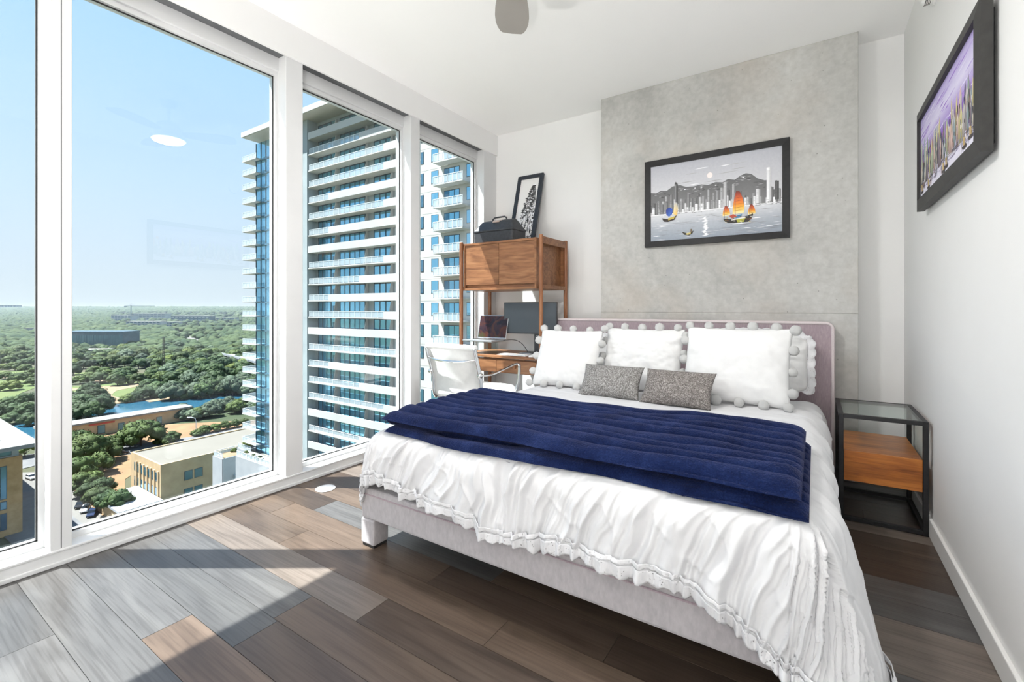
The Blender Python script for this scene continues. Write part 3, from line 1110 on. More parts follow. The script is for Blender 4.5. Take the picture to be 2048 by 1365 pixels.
# ------------------------------------------------------------------ nightstand
ns = thing('nightstand', 'black metal frame nightstand with glass top and one wood drawer', 'nightstand', (0.27, 3.07, 0))
on = (0.27, 3.07, 0)
nx0, nx1, ny0, ny1, nz = 0.100, 0.440, 2.835, 3.31, 0.532
t_ = 0.02
for px_ in (nx0, nx1 - t_):
    for py_ in (ny0, ny1 - t_):
        part(MB().box(px_, px_ + t_, py_, py_ + t_, 0, nz), 'leg', M['blackmetal'], ns, on, bevel=0.0015)
for zz in (nz - t_, 0.004):
    part(MB().box(nx0 + t_, nx1 - t_, ny0, ny0 + t_, zz, zz + t_), 'rail', M['blackmetal'], ns, on, bevel=0.0015)
    part(MB().box(nx0 + t_, nx1 - t_, ny1 - t_, ny1, zz, zz + t_), 'rail', M['blackmetal'], ns, on, bevel=0.0015)
    part(MB().box(nx0, nx0 + t_, ny0 + t_, ny1 - t_, zz, zz + t_), 'rail', M['blackmetal'], ns, on, bevel=0.0015)
    part(MB().box(nx1 - t_, nx1, ny0 + t_, ny1 - t_, zz, zz + t_), 'rail', M['blackmetal'], ns, on, bevel=0.0015)
part(MB().box(nx0 + t_ - 0.004, nx1 - t_ + 0.004, ny0 + t_ - 0.004, ny1 - t_ + 0.004, nz - 0.007, nz - 0.001), 'glass_top', M['tableglass'], ns, on)
dr = part(MB().box(nx0 + t_ + 0.001, nx1 - t_ - 0.001, ny0 + 0.022, ny1 - 0.01, 0.205, 0.352), 'drawer_box', M['acacia'], ns, on, bevel=0.0015)
part(MB().box(nx0 + t_ + 0.001, nx1 - t_ - 0.001, ny0 + 0.004, ny0 + 0.0205, 0.202, 0.352), 'drawer_front', M['acacia'], ns, on, bevel=0.0015)

# ------------------------------------------------------------------ desk with hutch
HL, HR, HF, HB_ = -2.566, -1.770, 3.095, 3.513
HTZ = 1.632
desk = thing('desk_hutch', 'walnut desk with a two-door cabinet raised on round posts', 'desk', ((HL + HR) / 2, 3.3, 0))
od = ((HL + HR) / 2, 3.3, 0)
for px_ in (HL, HR):
    for py_ in (HF, HB_):
        part(MB().tube([(px_, py_, 0), (px_, py_, 0.3), (px_, py_, HTZ - 0.006), (px_, py_, HTZ)], [0.012, 0.0165, 0.0165, 0.014], 14), 'post', M['walnutz'], desk, od, smooth=False)
c0, c1 = HL + 0.02, HR - 0.045
cz0, cz1 = 1.214, 1.616
cb = part(MB().box(c0, c1, HF + 0.005, HB_ - 0.002, cz1 - 0.018, cz1), 'cabinet_top', M['walnut'], desk, od, bevel=0.001)
part(MB().box(c0, c1, HF + 0.005, HB_ - 0.002, cz0, cz0 + 0.018), 'cabinet_bottom', M['walnut'], desk, od, bevel=0.001)
part(MB().box(c0, c0 + 0.018, HF + 0.005, HB_ - 0.002, cz0 + 0.018, cz1 - 0.018), 'cabinet_side', M['walnut'], desk, od, bevel=0.001)
part(MB().box(c1 - 0.018, c1, HF + 0.005, HB_ - 0.002, cz0 + 0.018, cz1 - 0.018), 'cabinet_side', M['walnut'], desk, od, bevel=0.001)
part(MB().box(c0, HR - 0.012, HB_ - 0.0015, HB_ + 0.006, cz0, cz1), 'cabinet_back', M['walnut'], desk, od)
cm = -2.176
for a, b_ in ((c0 + 0.0195, cm - 0.0015), (cm + 0.0015, c1 - 0.0195)):
    part(MB().box(a, b_, HF + 0.011, HF + 0.029, cz0 + 0.044, cz1 - 0.0195), 'door', M['walnut'], desk, od, bevel=0.001)
part(MB().box(c0 + 0.0195, c1 - 0.0195, HF + 0.03, HF + 0.04, cz0 + 0.0185, cz0 + 0.043), 'pull_recess', M['walnut'], desk, od)
# side frames tying the posts together
for px_ in (HL, HR):
    part(MB().box(px_ - 0.009, px_ + 0.009, HF + 0.017, HB_ - 0.017, HTZ - 0.066, HTZ - 0.01), 'side_rail', M['walnut'], desk, od, bevel=0.001)
    part(MB().box(px_ - 0.009, px_ + 0.009, HF + 0.017, HB_ - 0.017, cz0 - 0.0, cz0 + 0.03), 'side_rail', M['walnut'], desk, od, bevel=0.001)
part(MB().box(c1 + 0.0005, HR - 0.0095, HF + 0.06, HF + 0.10, cz1 - 0.05, cz1 - 0.03), 'spacer', M['walnut'], desk, od)
part(MB().box(HL - 0.012, HR + 0.012, HF - 0.035, HB_ + 0.005, 0.655, 0.678), 'desk_top', M['walnut'], desk, od, bevel=0.004)
part(MB().box(HL + 0.02, HR - 0.02, HF - 0.010, HF + 0.01, 0.535, 0.648), 'apron', M['walnut'], desk, od, bevel=0.001)
for a, b_ in ((HL + 0.03, cm - 0.002), (cm + 0.002, HR - 0.03)):
    dwr = part(MB().box(a, b_, HF - 0.027, HF - 0.011, 0.540, 0.640), 'drawer', M['walnut'], desk, od, bevel=0.0015)
    kn = MB().lathe([(0.004, 0), (0.004, 0.010), (0.012, 0.016), (0.012, 0.022), (0.008, 0.026)], 14)
    kn.v = [(x_ + (a + b_) / 2, HF - 0.027 - z_, 0.59 + y_) for x_, y_, z_ in kn.v]
    part(kn, 'knob', M['walnutz'], dwr, od)
DZ = 0.678

# black doctor's bag on the cabinet --------------------------------------
bag = thing('leather_bag', 'black leather hinged bag with carrying handle on top of the walnut cabinet', 'bag', (-2.285, 3.275, cz1), math.radians(0))
w2, d2 = 0.202, 0.105
m1 = MB()
secs = [(0.0, 0.97, 1.0), (0.01, 1.0, 1.0), (0.10, 1.02, 1.0), (0.112, 1.01, 0.97), (0.19, 0.80, 0.42), (0.205, 0.77, 0.20)]
low = [s for s in secs if s[0] <= 0.105]


def loft(secs_, w, d, n=10):
    mb = MB()
    rings = []
    for z_, a_, b_ in secs_:
        hw, hd = w * a_, d * b_
        r_ = 0.016
        ring = []
        for cx_, cy_, a0 in ((hw - r_, hd - r_, 0), (-hw + r_, hd - r_, 90), (-hw + r_, -hd + r_, 180), (hw - r_, -hd + r_, 270)):
            for k in range(4):
                t = math.radians(a0 + 30 * k)
                ring.append((cx_ + r_ * math.cos(t), cy_ + r_ * math.sin(t), z_))
        rings.append(ring)
    n_ = len(rings[0])
    vs_ = [p for r_ in rings for p in r_]
    fs_ = [(i * n_ + k, i * n_ + (k + 1) % n_, (i + 1) * n_ + (k + 1) % n_, (i + 1) * n_ + k) for i in range(len(rings) - 1) for k in range(n_)]
    fs_ += [tuple(range(n_ - 1, -1, -1)), tuple((len(rings) - 1) * n_ + k for k in range(n_))]
    return mb.add(vs_, fs_)


loft([(0.0, 0.97, 0.98), (0.008, 1.0, 1.0), (0.098, 1.015, 1.0)], w2, d2).build('body', M['bag'], bag, bevel=0.003)
loft([(0.0985, 1.03, 1.04), (0.112, 1.03, 1.04), (0.190, 0.83, 0.45), (0.204, 0.80, 0.24)], w2, d2).build('lid', M['bag'], bag, bevel=0.003)
hdl = MB().tube([(-0.075, 0, 0.203), (-0.070, 0, 0.222), (-0.05, 0, 0.234), (0.05, 0, 0.236), (0.070, 0, 0.226), (0.075, 0, 0.203)], 0.007, 8)
hdl.build('handle', M['bag'], bag, smooth=True)
MB().box(-0.045, 0.045, -0.036, -0.030, 0.196, 0.200).build('clasp_bar', M['badge'], bag)
pl = MB().extr([(-0.035, -0.058, 0.180), (0.035, -0.058, 0.180), (0.035, -0.048, 0.190), (-0.035, -0.048, 0.190)], (0, -0.004, 0.003))
pl.build('badge', M['badge'], bag)


# ------------------------------------------------------------------ pictures
class Art:
    """flat painting: coloured polygons over a ground, one mesh with a colour attribute"""

    def __init__(s, w, h):
        s.w, s.h = w, h
        s.v, s.f, s.c = [], [], []
        s.layer = 0

    def poly(s, pts, cols):
        s.layer += 1
        b = len(s.v)
        if isinstance(cols[0], (int, float)): cols = [cols] * len(pts)
        for (u, v), c in zip(pts, cols):
            u = min(max(u, 0.0), 1.0)
            v = min(max(v, 0.0), 1.0)
            s.v.append(((u - 0.5) * s.w, -0.0000045 * s.layer, (0.5 - v) * s.h))
            s.c.append(c)
        s.f.append(tuple(range(b, b + len(pts))))

    def grad(s, v0, v1, c0, c1, n=6):
        for k in range(n):
            a, b = k / n, (k + 1) / n
            ca = tuple(c0[i] + (c1[i] - c0[i]) * a for i in range(3))
            cb_ = tuple(c0[i] + (c1[i] - c0[i]) * b for i in range(3))
            s.poly([(0, v0 + (v1 - v0) * a), (0, v0 + (v1 - v0) * b), (1, v0 + (v1 - v0) * b), (1, v0 + (v1 - v0) * a)], [ca, cb_, cb_, ca])

    def rect(s, u0, u1, v0, v1, c, c2=None):
        s.poly([(u0, v0), (u0, v1), (u1, v1), (u1, v0)], [c, c2 or c, c2 or c, c])

    def build(s, name, parent):
        me = bpy.data.meshes.new(name)
        me.from_pydata(s.v, [], s.f)
        me.update()
        ca = me.color_attributes.new('paint', 'FLOAT_COLOR', 'POINT')
        for i_, c in enumerate(s.c): ca.data[i_].color = (c[0], c[1], c[2], 1)
        me.materials.append(M['art'])
        return link_mesh(name, me, parent)


def g(v): return (v, v, v * 1.03)


def picture_frame(root, W, H, bw, depth, m, bevel=0.002, chamfer=0.0):
    """four mitred bars in the local xz plane, back at y=0, front at y=-depth"""
    o = [(-W / 2, -H / 2), (W / 2, -H / 2), (W / 2, H / 2), (-W / 2, H / 2)]
    i_ = [(-W / 2 + bw, -H / 2 + bw), (W / 2 - bw, -H / 2 + bw), (W / 2 - bw, H / 2 - bw), (-W / 2 + bw, H / 2 - bw)]
    for k in range(4):
        l = (k + 1) % 4
        q = [o[k], o[l], i_[l], i_[k]]
        yb = [0, 0, 0, 0]
        yf = [-depth, -depth, -depth + chamfer, -depth + chamfer]
        vs_ = [(x_, 0, z_) for x_, z_ in q] + [(x_, y_, z_) for (x_, z_), y_ in zip(q, yf)]
        MB().add(vs_, [(0, 1, 2, 3), (7, 6, 5, 4), (0, 4, 5, 1), (1, 5, 6, 2), (2, 6, 7, 3), (3, 7, 4, 0)]).build('frame_bar', m, root)


# harbour painting ---------------------------------------------------------
W, H = 0.940, 0.645
pic = thing('framed_painting', 'harbour painting with orange-sailed junks in a wide black frame on concrete', 'painting', (-0.605, PY - 0.001, 1.841))
picture_frame(pic, W, H, 0.043, 0.030, M['black'], chamfer=0.008)
art = Art(W - 0.08, H - 0.08)
art.grad(0.0, 0.45, (0.45, 0.46, 0.51), (0.62, 0.62, 0.65), 6)
art.grad(0.45, 0.67, (0.62, 0.62, 0.65), (0.66, 0.66, 0.68), 2)
art.grad(0.66, 0.80, (0.66, 0.67, 0.70), (0.42, 0.45, 0.50), 4)
art.grad(0.80, 1.0, (0.42, 0.45, 0.50), (0.27, 0.31, 0.37), 4)
ar = random.Random(5)


def stroke(u, v, L_, t, c, slope=0.0):
    art.poly([(u - L_ / 2, v + slope * L_ / 2), (u, v + t / 2), (u + L_ / 2, v - slope * L_ / 2), (u, v - t / 2)], c)


for u, v, L_, c in ((0.34, 0.17, 0.10, 0.42), (0.30, 0.27, 0.16, 0.38), (0.42, 0.12, 0.12, 0.85), (0.52, 0.30, 0.16, 0.36), (0.62, 0.22, 0.18, 0.42), (0.68, 0.13, 0.16, 0.45), (0.60, 0.13, 0.1, 0.85), (0.2, 0.30, 0.12, 0.45), (0.44, 0.33, 0.14, 0.5), (0.70, 0.19, 0.12, 0.4), (0.36, 0.31, 0.1, 0.85)):
    stroke(u, v, L_, 0.012, g(c), 0.05)
art.poly([(0.485 + 0.022 * math.cos(t * 0.5236), 0.225 + 0.036 * math.sin(t * 0.5236)) for t in range(12)], (0.93, 0.82, 0.80))
ridge = [(0, .345), (.05, .36), (.09, .335), (.14, .345), (.19, .30), (.25, .295), (.30, .33), (.36, .335), (.42, .325), (.47, .345), (.53, .32), (.58, .335), (.62, .305), (.67, .325), (.71, .285), (.75, .265), (.79, .285), (.83, .345), (.88, .38), (.90, .38)]
for (u0, v0), (u1, v1) in zip(ridge[:-1], ridge[1:]):
    art.poly([(u0, v0), (u0, .66), (u1, .66), (u1, v1)], [g(.13), g(.22), g(.22), g(.13)])
for k in range(70):
    u = ar.uniform(0.01, .88)
    v = np.interp(u, [r_[0] for r_ in ridge], [r_[1] for r_ in ridge]) + ar.uniform(0.015, .11)
    stroke(u, v, ar.uniform(.02, .05), ar.uniform(.008, .018), g(ar.choice([.08, .10, .28, .34])), ar.uniform(-.3, .3))
for u in (.29, .37, .42, .53, .73): stroke(u, .36 - .05 * (u > .7), .016, .014, g(.95))


def tower(u, w_, v0, v1, c, side=0.6):
    art.rect(u, u + w_ * .62, v0, v1, g(c), g(min(1, c * 1.15)))
    art.rect(u + w_ * .62, u + w_, v0 + .006, v1, g(c * side))
    for q in range(3):
        vv = ar.uniform(v0 + .01, v1 - .01)
        art.rect(u + w_ * .1, u + w_ * .5, vv, vv + .006, g(c * ar.choice([.6, 1.3])))


for row, (lo, hi, cs) in enumerate((( .40, .52, (.22, .3, .4, .14)), (.46, .57, (.3, .5, .65, .2)), (.54, .62, (.6, .75, .85, .35)))):
    u = -0.005
    while u < .99:
        w_ = ar.uniform(.014, .028)
        if not (row == 0 and .7 < u < .9): tower(u, w_, ar.uniform(lo, hi), .655, ar.choice(cs))
        u += w_ + ar.uniform(0, .03)
tower(.205, .028, .275, .64, .12)
art.rect(.209, .213, .28, .6, g(.5))
art.poly([(.205, .275), (.214, .245), (.226, .265), (.233, .285)], g(.06))
tower(.588, .026, .335, .64, .5)
tower(.652, .018, .375, .64, .45)
tower(.893, .030, .235, .63, .78, .75)
art.rect(.893, .913, .235, .27, g(.95))
tower(.947, .028, .40, .62, .10)
tower(.82, .03, .47, .64, .68)
art.rect(0, 1, .648, .662, g(.8))
for k in range(60): stroke(ar.random(), ar.uniform(.648, .672), ar.uniform(.01, .04), .006, g(ar.choice([.1, .2, .9, .9])))
for k in range(90):
    v = ar.uniform(.70, .99)
    stroke(ar.random(), v, ar.uniform(.03, .12), .005, g(ar.choice([.22, .3, .62, .75])))
for k in range(26):
    v = .74 + .24 * k / 26
    stroke(.452 + ar.uniform(-.012, .012), v, ar.uniform(.02, .05), .012, g(.93))
for u0, v0, L_ in ((.66, .83, .12), (.72, .86, .14), (.12, .79, .1), (.1, .81, .06), (.83, .81, .1), (.75, .92, .08), (.3, .93, .12), (.06, .93, .08), (.9, .92, .08)):
    stroke(u0, v0, L_, .011, g(.95))
O1, O2, O3 = (.16, .02, .01), (.55, .08, .01), (.85, .42, .05)


def sail(u0, u1, v0, v1, lean=.0):
    n = 7
    L0 = []
    R0 = []
    for k in range(n + 1):
        f = k / n
        L0.append((u0 + (u1 - u0) * (.28 * (1 - f) ** 2) + lean * f, v0 + (v1 - v0) * f))
        R0.append((u1 - (u1 - u0) * (.45 * (1 - f) ** 2) - .10 * (u1 - u0) * f, v0 + (v1 - v0) * (f * .93 + .03)))
    pal = [(.14, .03, .02), (.40, .05, .02), (.62, .10, .015), (.75, .17, .02), (.80, .26, .02), (.88, .42, .04), (.92, .62, .15), (.95, .80, .45)]
    for k in range(n):
        art.poly([L0[k], L0[k + 1], R0[k + 1], R0[k]], [pal[k], pal[k + 1], pal[k + 1], pal[k]])
        stroke((L0[k][0] + R0[k][0]) / 2, (L0[k][1] + R0[k][1]) / 2, (R0[k][0] - L0[k][0]), .004, (.2, .05, .02), .08)
    art.rect(u0 + (u1 - u0) * .18, u0 + (u1 - u0) * .20 + .002, v0 + .02, v1 + .03, g(.12))


sail(.655, .748, .465, .745)
sail(.582, .642, .63, .755)
sail(.765, .822, .645, .765)
art.poly([(.585, .785), (.60, .825), (.63, .845), (.70, .85), (.765, .848), (.79, .81), (.80, .775), (.80, .755), (.765, .775), (.70, .79), (.64, .80)], [(.02, .015, .01)] * 11)
art.poly([(.68, .80), (.69, .845), (.735, .845), (.75, .79)], (.42, .42, .05))
art.poly([(.63, .76), (.65, .79), (.69, .775), (.66, .74)], (.45, .06, .03))
art.poly([(.69, .76), (.67, .80), (.71, .79), (.725, .75)], (.03, .22, .42))
art.poly([(.65, .80), (.645, .815), (.75, .80), (.745, .785)], (.8, .78, .72))
for k in range(26): stroke(ar.uniform(.60, .79), ar.uniform(.77, .85), .02, .009, ar.choice([(.5, .4, .08), (.25, .06, .02), (.02, .02, .02), (.8, .75, .6)]), ar.uniform(-.4, .4))
art.poly([(.135, .60), (.15, .575), (.175, .57), (.19, .60), (.185, .66), (.16, .69), (.138, .66)], [(.01, .03, .25), (.01, .03, .22), (.02, .06, .4), (.03, .10, .5), (.02, .08, .45), (.05, .15, .5), (.02, .05, .35)])
art.poly([(.20, .59), (.195, .66), (.225, .69), (.235, .60), (.228, .52), (.205, .51)], [(.85, .70, .4), (.85, .6, .2), (.8, .5, .1), (.8, .7, .4), (.5, .5, .5), (.5, .5, .5)])
art.poly([(.10, .70), (.115, .745), (.15, .755), (.205, .735), (.225, .68), (.20, .695), (.15, .72)], (.03, .02, .015))
art.poly([(.15, .71), (.155, .735), (.20, .72), (.215, .685)], (.55, .42, .08))
art.poly([(.265, .90), (.285, .94), (.325, .955), (.352, .93), (.36, .895), (.345, .91), (.31, .925)], (.03, .025, .015))
art.poly([(.30, .925), (.305, .945), (.335, .94), (.338, .915)], (.55, .45, .15))
art.rect(.335, .345, .875, .915, (.15, .10, .05))
cv = art.build('canvas', pic)
cv.location = (0, -0.016, 0)
MB().box(-W / 2 + 0.03, W / 2 - 0.03, -0.012, -0.002, -H / 2 + 0.03, H / 2 - 0.03).build('backing', M['black'], pic)

# purple city painting on the right wall -----------------------------------
W2, H2 = 1.035, 0.470
pic2 = thing('framed_painting', 'purple and multicoloured city skyline painting in a wide charcoal frame on the right wall', 'painting', (RX - 0.012, 2.445, 1.765), math.radians(-90))
picture_frame(pic2, W2, H2, 0.046, 0.028, M['charcoal'], chamfer=-0.006)
art = Art(W2 - 0.088, H2 - 0.088)
art.grad(0, .25, (.46, .38, .72), (.70, .66, .86), 4)
art.grad(.25, .5, (.70, .66, .86), (.26, .11, .56), 4)
art.grad(.5, .75, (.26, .11, .56), (.22, .16, .36), 3)
art.grad(.75, 1, (.66, .62, .80), (.82, .80, .90), 4)
ar = random.Random(9)
for k in range(60): stroke(ar.random(), ar.uniform(.02, .45), ar.uniform(.05, .25), .02, ar.choice([(.72, .68, .88), (.34, .19, .64), (.48, .38, .74)]), .1)
cols = [(.62, .30, .14), (.55, .62, .42), (.70, .62, .30), (.35, .45, .48), (.72, .50, .45), (.30, .22, .28), (.6, .55, .55), (.12, .12, .16), (.78, .72, .6), (.28, .38, .30)]
for row, (t0, t1, bot) in enumerate(((.28, .45, .72), (.38, .55, .78), (.5, .64, .84))):
    for k in range(30):
        u = (k + ar.random()) / 30
        hgt = ar.uniform(t0, t1)
        w_ = ar.uniform(.018, .04)
        c = ar.choice(cols)
        cd = tuple(q * .35 for q in c)
        art.poly([(u - w_ / 2, bot), (u + w_ / 2, bot), (u + w_ / 2 * .8, hgt + .06), (u + ar.uniform(-.01, .01), hgt), (u - w_ / 2 * .8, hgt + .08)], [cd, cd, c, c, c])
for k in range(160):
    u = ar.random()
    v = ar.uniform(.45, .86)
    art.poly([(u, v), (u + .006, v + .01), (u + .004, v + ar.uniform(.04, .12)), (u - .003, v + .03)], ar.choice([(.04, .04, .06), (.1, .1, .12), (.8, .78, .76), (.35, .2, .15), (.25, .28, .35)]))
for k in range(70): stroke(ar.random(), ar.uniform(.80, .9), ar.uniform(.03, .1), .012, ar.choice([(.3, .26, .38), (.5, .46, .6), (.12, .1, .15), (.8, .78, .88)]))
art.poly([(.955 + .018 * math.cos(t * .7854), .37 + .04 * math.sin(t * .7854)) for t in range(8)], (.80, .25, .04))
for u, v in ((.90, .87), (.82, .90), (.55, .90), (.50, .92), (.20, .92), (.05, .90)):
    art.poly([(u - .03, v), (u - .02, v + .03), (u + .02, v + .03), (u + .03, v)], (.05, .04, .04))
    art.poly([(u - .015, v - .08), (u + .012, v - .07), (u + .015, v), (u - .012, v)], (.50, .36, .16))
cv = art.build('canvas', pic2)
cv.location = (0, -0.020, 0)
MB().box(-W2 / 2 + 0.03, W2 / 2 - 0.03, -0.014, 0.010, -H2 / 2 + 0.03, H2 / 2 - 0.03).build('backing', M['black'], pic2)

# print leaning on the wall above the cabinet ------------------------------
W3, H3 = 0.268, 0.690
pic3 = thing('leaning_print', 'tall black and white brushwork print in a slate frame leaning above the cabinet', 'painting', (-2.185, 3.468, cz1 + 0.002))
pic3.rotation_euler = (math.radians(-15.5), 0, 0)
sub = bpy.data.objects.new
o = [(-W3 / 2, 0), (W3 / 2, 0), (W3 / 2, H3), (-W3 / 2, H3)]
bw = 0.034
ii = [(-W3 / 2 + bw, bw), (W3 / 2 - bw, bw), (W3 / 2 - bw, H3 - bw), (-W3 / 2 + bw, H3 - bw)]
for k in range(4):
    l = (k + 1) % 4
    q = [o[k], o[l], ii[l], ii[k]]
    vs_ = [(x_, 0.0, z_) for x_, z_ in q] + [(x_, -0.024, z_) for x_, z_ in q]
    MB().add(vs_, [(0, 1, 2, 3), (7, 6, 5, 4), (0, 4, 5, 1), (1, 5, 6, 2), (2, 6, 7, 3), (3, 7, 4, 0)]).build('frame_bar', M['slate'], pic3)
art = Art(W3 - 2 * bw + 0.01, H3 - 2 * bw + 0.01)
art.rect(0, 1, 0, 1, (.80, .79, .78))
ar = random.Random(21)
for k in range(520):
    v = ar.uniform(.10, 1.0)
    cxx = .72 - .25 * max(0, v - .15)
    half = .06 + .62 * max(0, v - .10)
    u = cxx + ar.uniform(-half, half)
    if u < 0 or u > 1: continue
    L_ = ar.uniform(.05, .16)
    t = ar.uniform(.006, .026)
    c = ar.choice([.02, .03, .05, .10, .2, .35, .8, .85, .6, .9])
    if ar.random() < .35:
        art.poly([(u - L_ / 2, v), (u - L_ / 3, v + t), (u + L_ / 2, v + t * .6), (u + L_ / 3, v - t * .4)], g(c))
    else:
        art.poly([(u, v), (u + t * 2.2, v + .005), (u + t * 1.8, v + L_ * .5), (u - t * .4, v + L_ * .45)], g(c))
for k in range(16):
    f = k / 15
    v = .14 + .40 * f
    for s_ in (-1, 1):
        u = .72 - .2 * f + s_ * (.04 + .26 * f) * ar.uniform(.5, 1)
        art.poly([(u - .09, v), (u, v - .018), (u + .09, v + .004), (u, v + .012)], g(.05))
cv = art.build('print', pic3)
cv.location = (0, -0.012, H3 / 2)
MB().box(-W3 / 2 + 0.02, W3 / 2 - 0.02, -0.010, -0.002, 0.02, H3 - 0.02).build('backing', M['black'], pic3)

# ------------------------------------------------------------------ things on the desk
mon = thing('computer_monitor', 'large dark flat monitor on a black stand on the desk', 'monitor', (-2.01, 3.33, DZ), math.radians(6))
MB().box(-0.245, 0.245, -0.012, 0.012, 0.165, 0.432).build('screen_housing', M['stand'], mon, bevel=0.003)
MB().box(-0.239, 0.239, -0.0135, -0.0121, 0.178, 0.426).build('screen', M['dark_screen'], mon)
MB().box(0.03, 0.095, 0.013, 0.035, 0.010, 0.30).build('stand_neck', M['stand'], mon, bevel=0.004)
MB().box(-0.06, 0.185, -0.09, 0.10, 0.0, 0.010).build('stand_base', M['stand'], mon, bevel=0.004)
rg_ = MB().tube([(0.0625 + 0.016 * math.cos(t * math.pi / 8), 0.012, 0.138 + 0.018 * math.sin(t * math.pi / 8)) for t in range(16)], 0.003, 6, closed=True)
rg_.build('cable_ring', M['silver'], mon, smooth=True)

st = thing('laptop_stand', 'clear acrylic laptop stand on the left of the desk', 'stand', (-2.36, 3.15, DZ))
for x_ in (-0.085, 0.08):
    MB().box(x_, x_ + 0.006, -0.07, 0.09, 0.0, 0.095).build('side_plate', M['acrylic'], st)
MB().box(-0.15, 0.15, -0.10, 0.11, 0.0955, 0.1015).build('tray', M['acrylic'], st)
MB().box(-0.0785, 0.0795, 0.083, 0.089, 0.0, 0.095).build('back_plate', M['acrylic'], st)
lp = thing('laptop', 'open silver laptop with an autumn-leaves screen on the acrylic stand', 'laptop', (-2.36, 3.15, DZ + 0.1025))
MB().box(-0.152, 0.152, -0.105, 0.105, 0.0, 0.014).build('base', M['silver'], lp, bevel=0.003)
MB().box(-0.138, 0.138, -0.012, 0.085, 0.0142, 0.0150).build('key_deck', M['black'], lp)
MB().box(-0.045, 0.045, -0.095, -0.022, 0.0142, 0.0146).build('trackpad', M['silver'], lp)
ld = MB().box(-0.152, 0.152, -0.003, 0.003, 0.0, 0.208)
lid = ld.build('lid', M['silver'], lp, bevel=0.002)
lid.location = (0, 0.108, 0.016)
lid.rotation_euler = (math.radians(-13), 0, 0)


def screen_mat():
    m, nt, b = new_mat('laptop_picture')
    tc = N(nt, 'ShaderNodeTexCoord')
    nz = N(nt, 'ShaderNodeTexNoise')
    nz.inputs['Scale'].default_value = 9
    nz.inputs['Detail'].default_value = 5
    nz.inputs['Distortion'].default_value = 1.5
    nt.links.new(tc.outputs['Object'], nz.inputs['Vector'])
    rp = N(nt, 'ShaderNodeValToRGB')
    e = rp.color_ramp.elements
    e[0].position = .3; e[0].color = (.006, .007, .014, 1)
    e[1].position = .75; e[1].color = (.07, .042, .008, 1)
    for p_, c in ((.45, (.028, .012, .016, 1)), (.55, (.06, .018, .010, 1)), (.64, (.03, .05, .02, 1))):
        q = e.new(p_); q.color = c
    nt.links.new(nz.outputs['Fac'], rp.inputs[0])
    nt.links.new(rp.outputs[0], b.inputs['Base Color'])
    nt.links.new(rp.outputs[0], b.inputs['Emission Color'])
    b.inputs['Emission Strength'].default_value = 0.15
    b.inputs['Roughness'].default_value = 0.25
    return m


M['picture'] = screen_mat()
MB().box(-0.147, 0.147, -0.0045, -0.0032, 0.010, 0.202).build('screen', M['picture'], lid)
kb = thing('keyboard', 'slim white keyboard lying on the desk before the monitor', 'keyboard', (-2.04, 3.135, DZ))
MB().box(-0.14, 0.14, -0.055, 0.055, 0.0, 0.007).build('case', M['plastic'], kb, bevel=0.002)
km = MB().box(-0.0065, 0.0065, -0.0065, 0.0065, 0.0, 0.002).mesh('key', M['plastic'])
for r_ in range(5):
    for c_ in range(17):
        q = link_mesh('key', km, kb, (-0.128 + c_ * 0.016, -0.040 + r_ * 0.018, 0.0072))
ms = MB()
mp_ = []
for k in range(7):
    f = k / 6 * math.pi / 2
    mp_.append((0.03 * math.cos(f), 0.018 * math.sin(f) + 0.001))
ms.lathe([(0.0295, 0.0)] + mp_[:-1] + [(0.002, 0.019)], 20)
mo = ms.build('mouse_body', M['plastic'], None, smooth=True)
mou = thing('computer_mouse', 'small white mouse at the right end of the desk', 'mouse', (-1.855, 3.115, DZ))
mo.parent = mou
mo.scale = (1.0, 1.6, 1.0)
MB().box(-0.0015, 0.0015, 0.012, 0.028, 0.0165, 0.0180).build('wheel', M['black'], mou)
cbp = []
for k in range(25):
    f = k / 24
    cbp.append((-2.205 + 0.21 * f, 3.21 + 0.05 * f + 0.03 * math.sin(f * 3), DZ + 0.108 + 0.02 * math.sin(f * 2.2) - 0.103 * f ** 2.6))
cab = MB().tube(cbp, 0.003, 6).build('power_cable', M['rubber'], smooth=True)
tag(cab, 'thin black cable curving from the laptop down to the desk', 'cable')

# ------------------------------------------------------------------ office chair
ch = thing('office_chair', 'white padded office chair with chrome frame between bed and window', 'chair', (-2.085, 2.70, 0))
prof = [(-0.305, 0.792), (-0.290, 0.74), (-0.262, 0.66), (-0.238, 0.58), (-0.228, 0.52), (-0.226, 0.47), (-0.212, 0.435), (-0.175, 0.418), (-0.10, 0.415), (0.05, 0.424), (0.17, 0.434), (0.215, 0.430), (0.235, 0.412)]


def cat(pts, n=6):
    out_ = []
    for i_ in range(len(pts) - 1):
        p0 = pts[max(i_ - 1, 0)]; p1 = pts[i_]; p2 = pts[i_ + 1]; p3 = pts[min(i_ + 2, len(pts) - 1)]
        for k in range(n):
            t = k / n
            out_.append(tuple(0.5 * (2 * p1[j] + (p2[j] - p0[j]) * t + (2 * p0[j] - 5 * p1[j] + 4 * p2[j] - p3[j]) * t * t + (-p0[j] + 3 * p1[j] - 3 * p2[j] + p3[j]) * t ** 3) for j in range(len(p1))))
    out_.append(tuple(pts[-1]))
    return out_


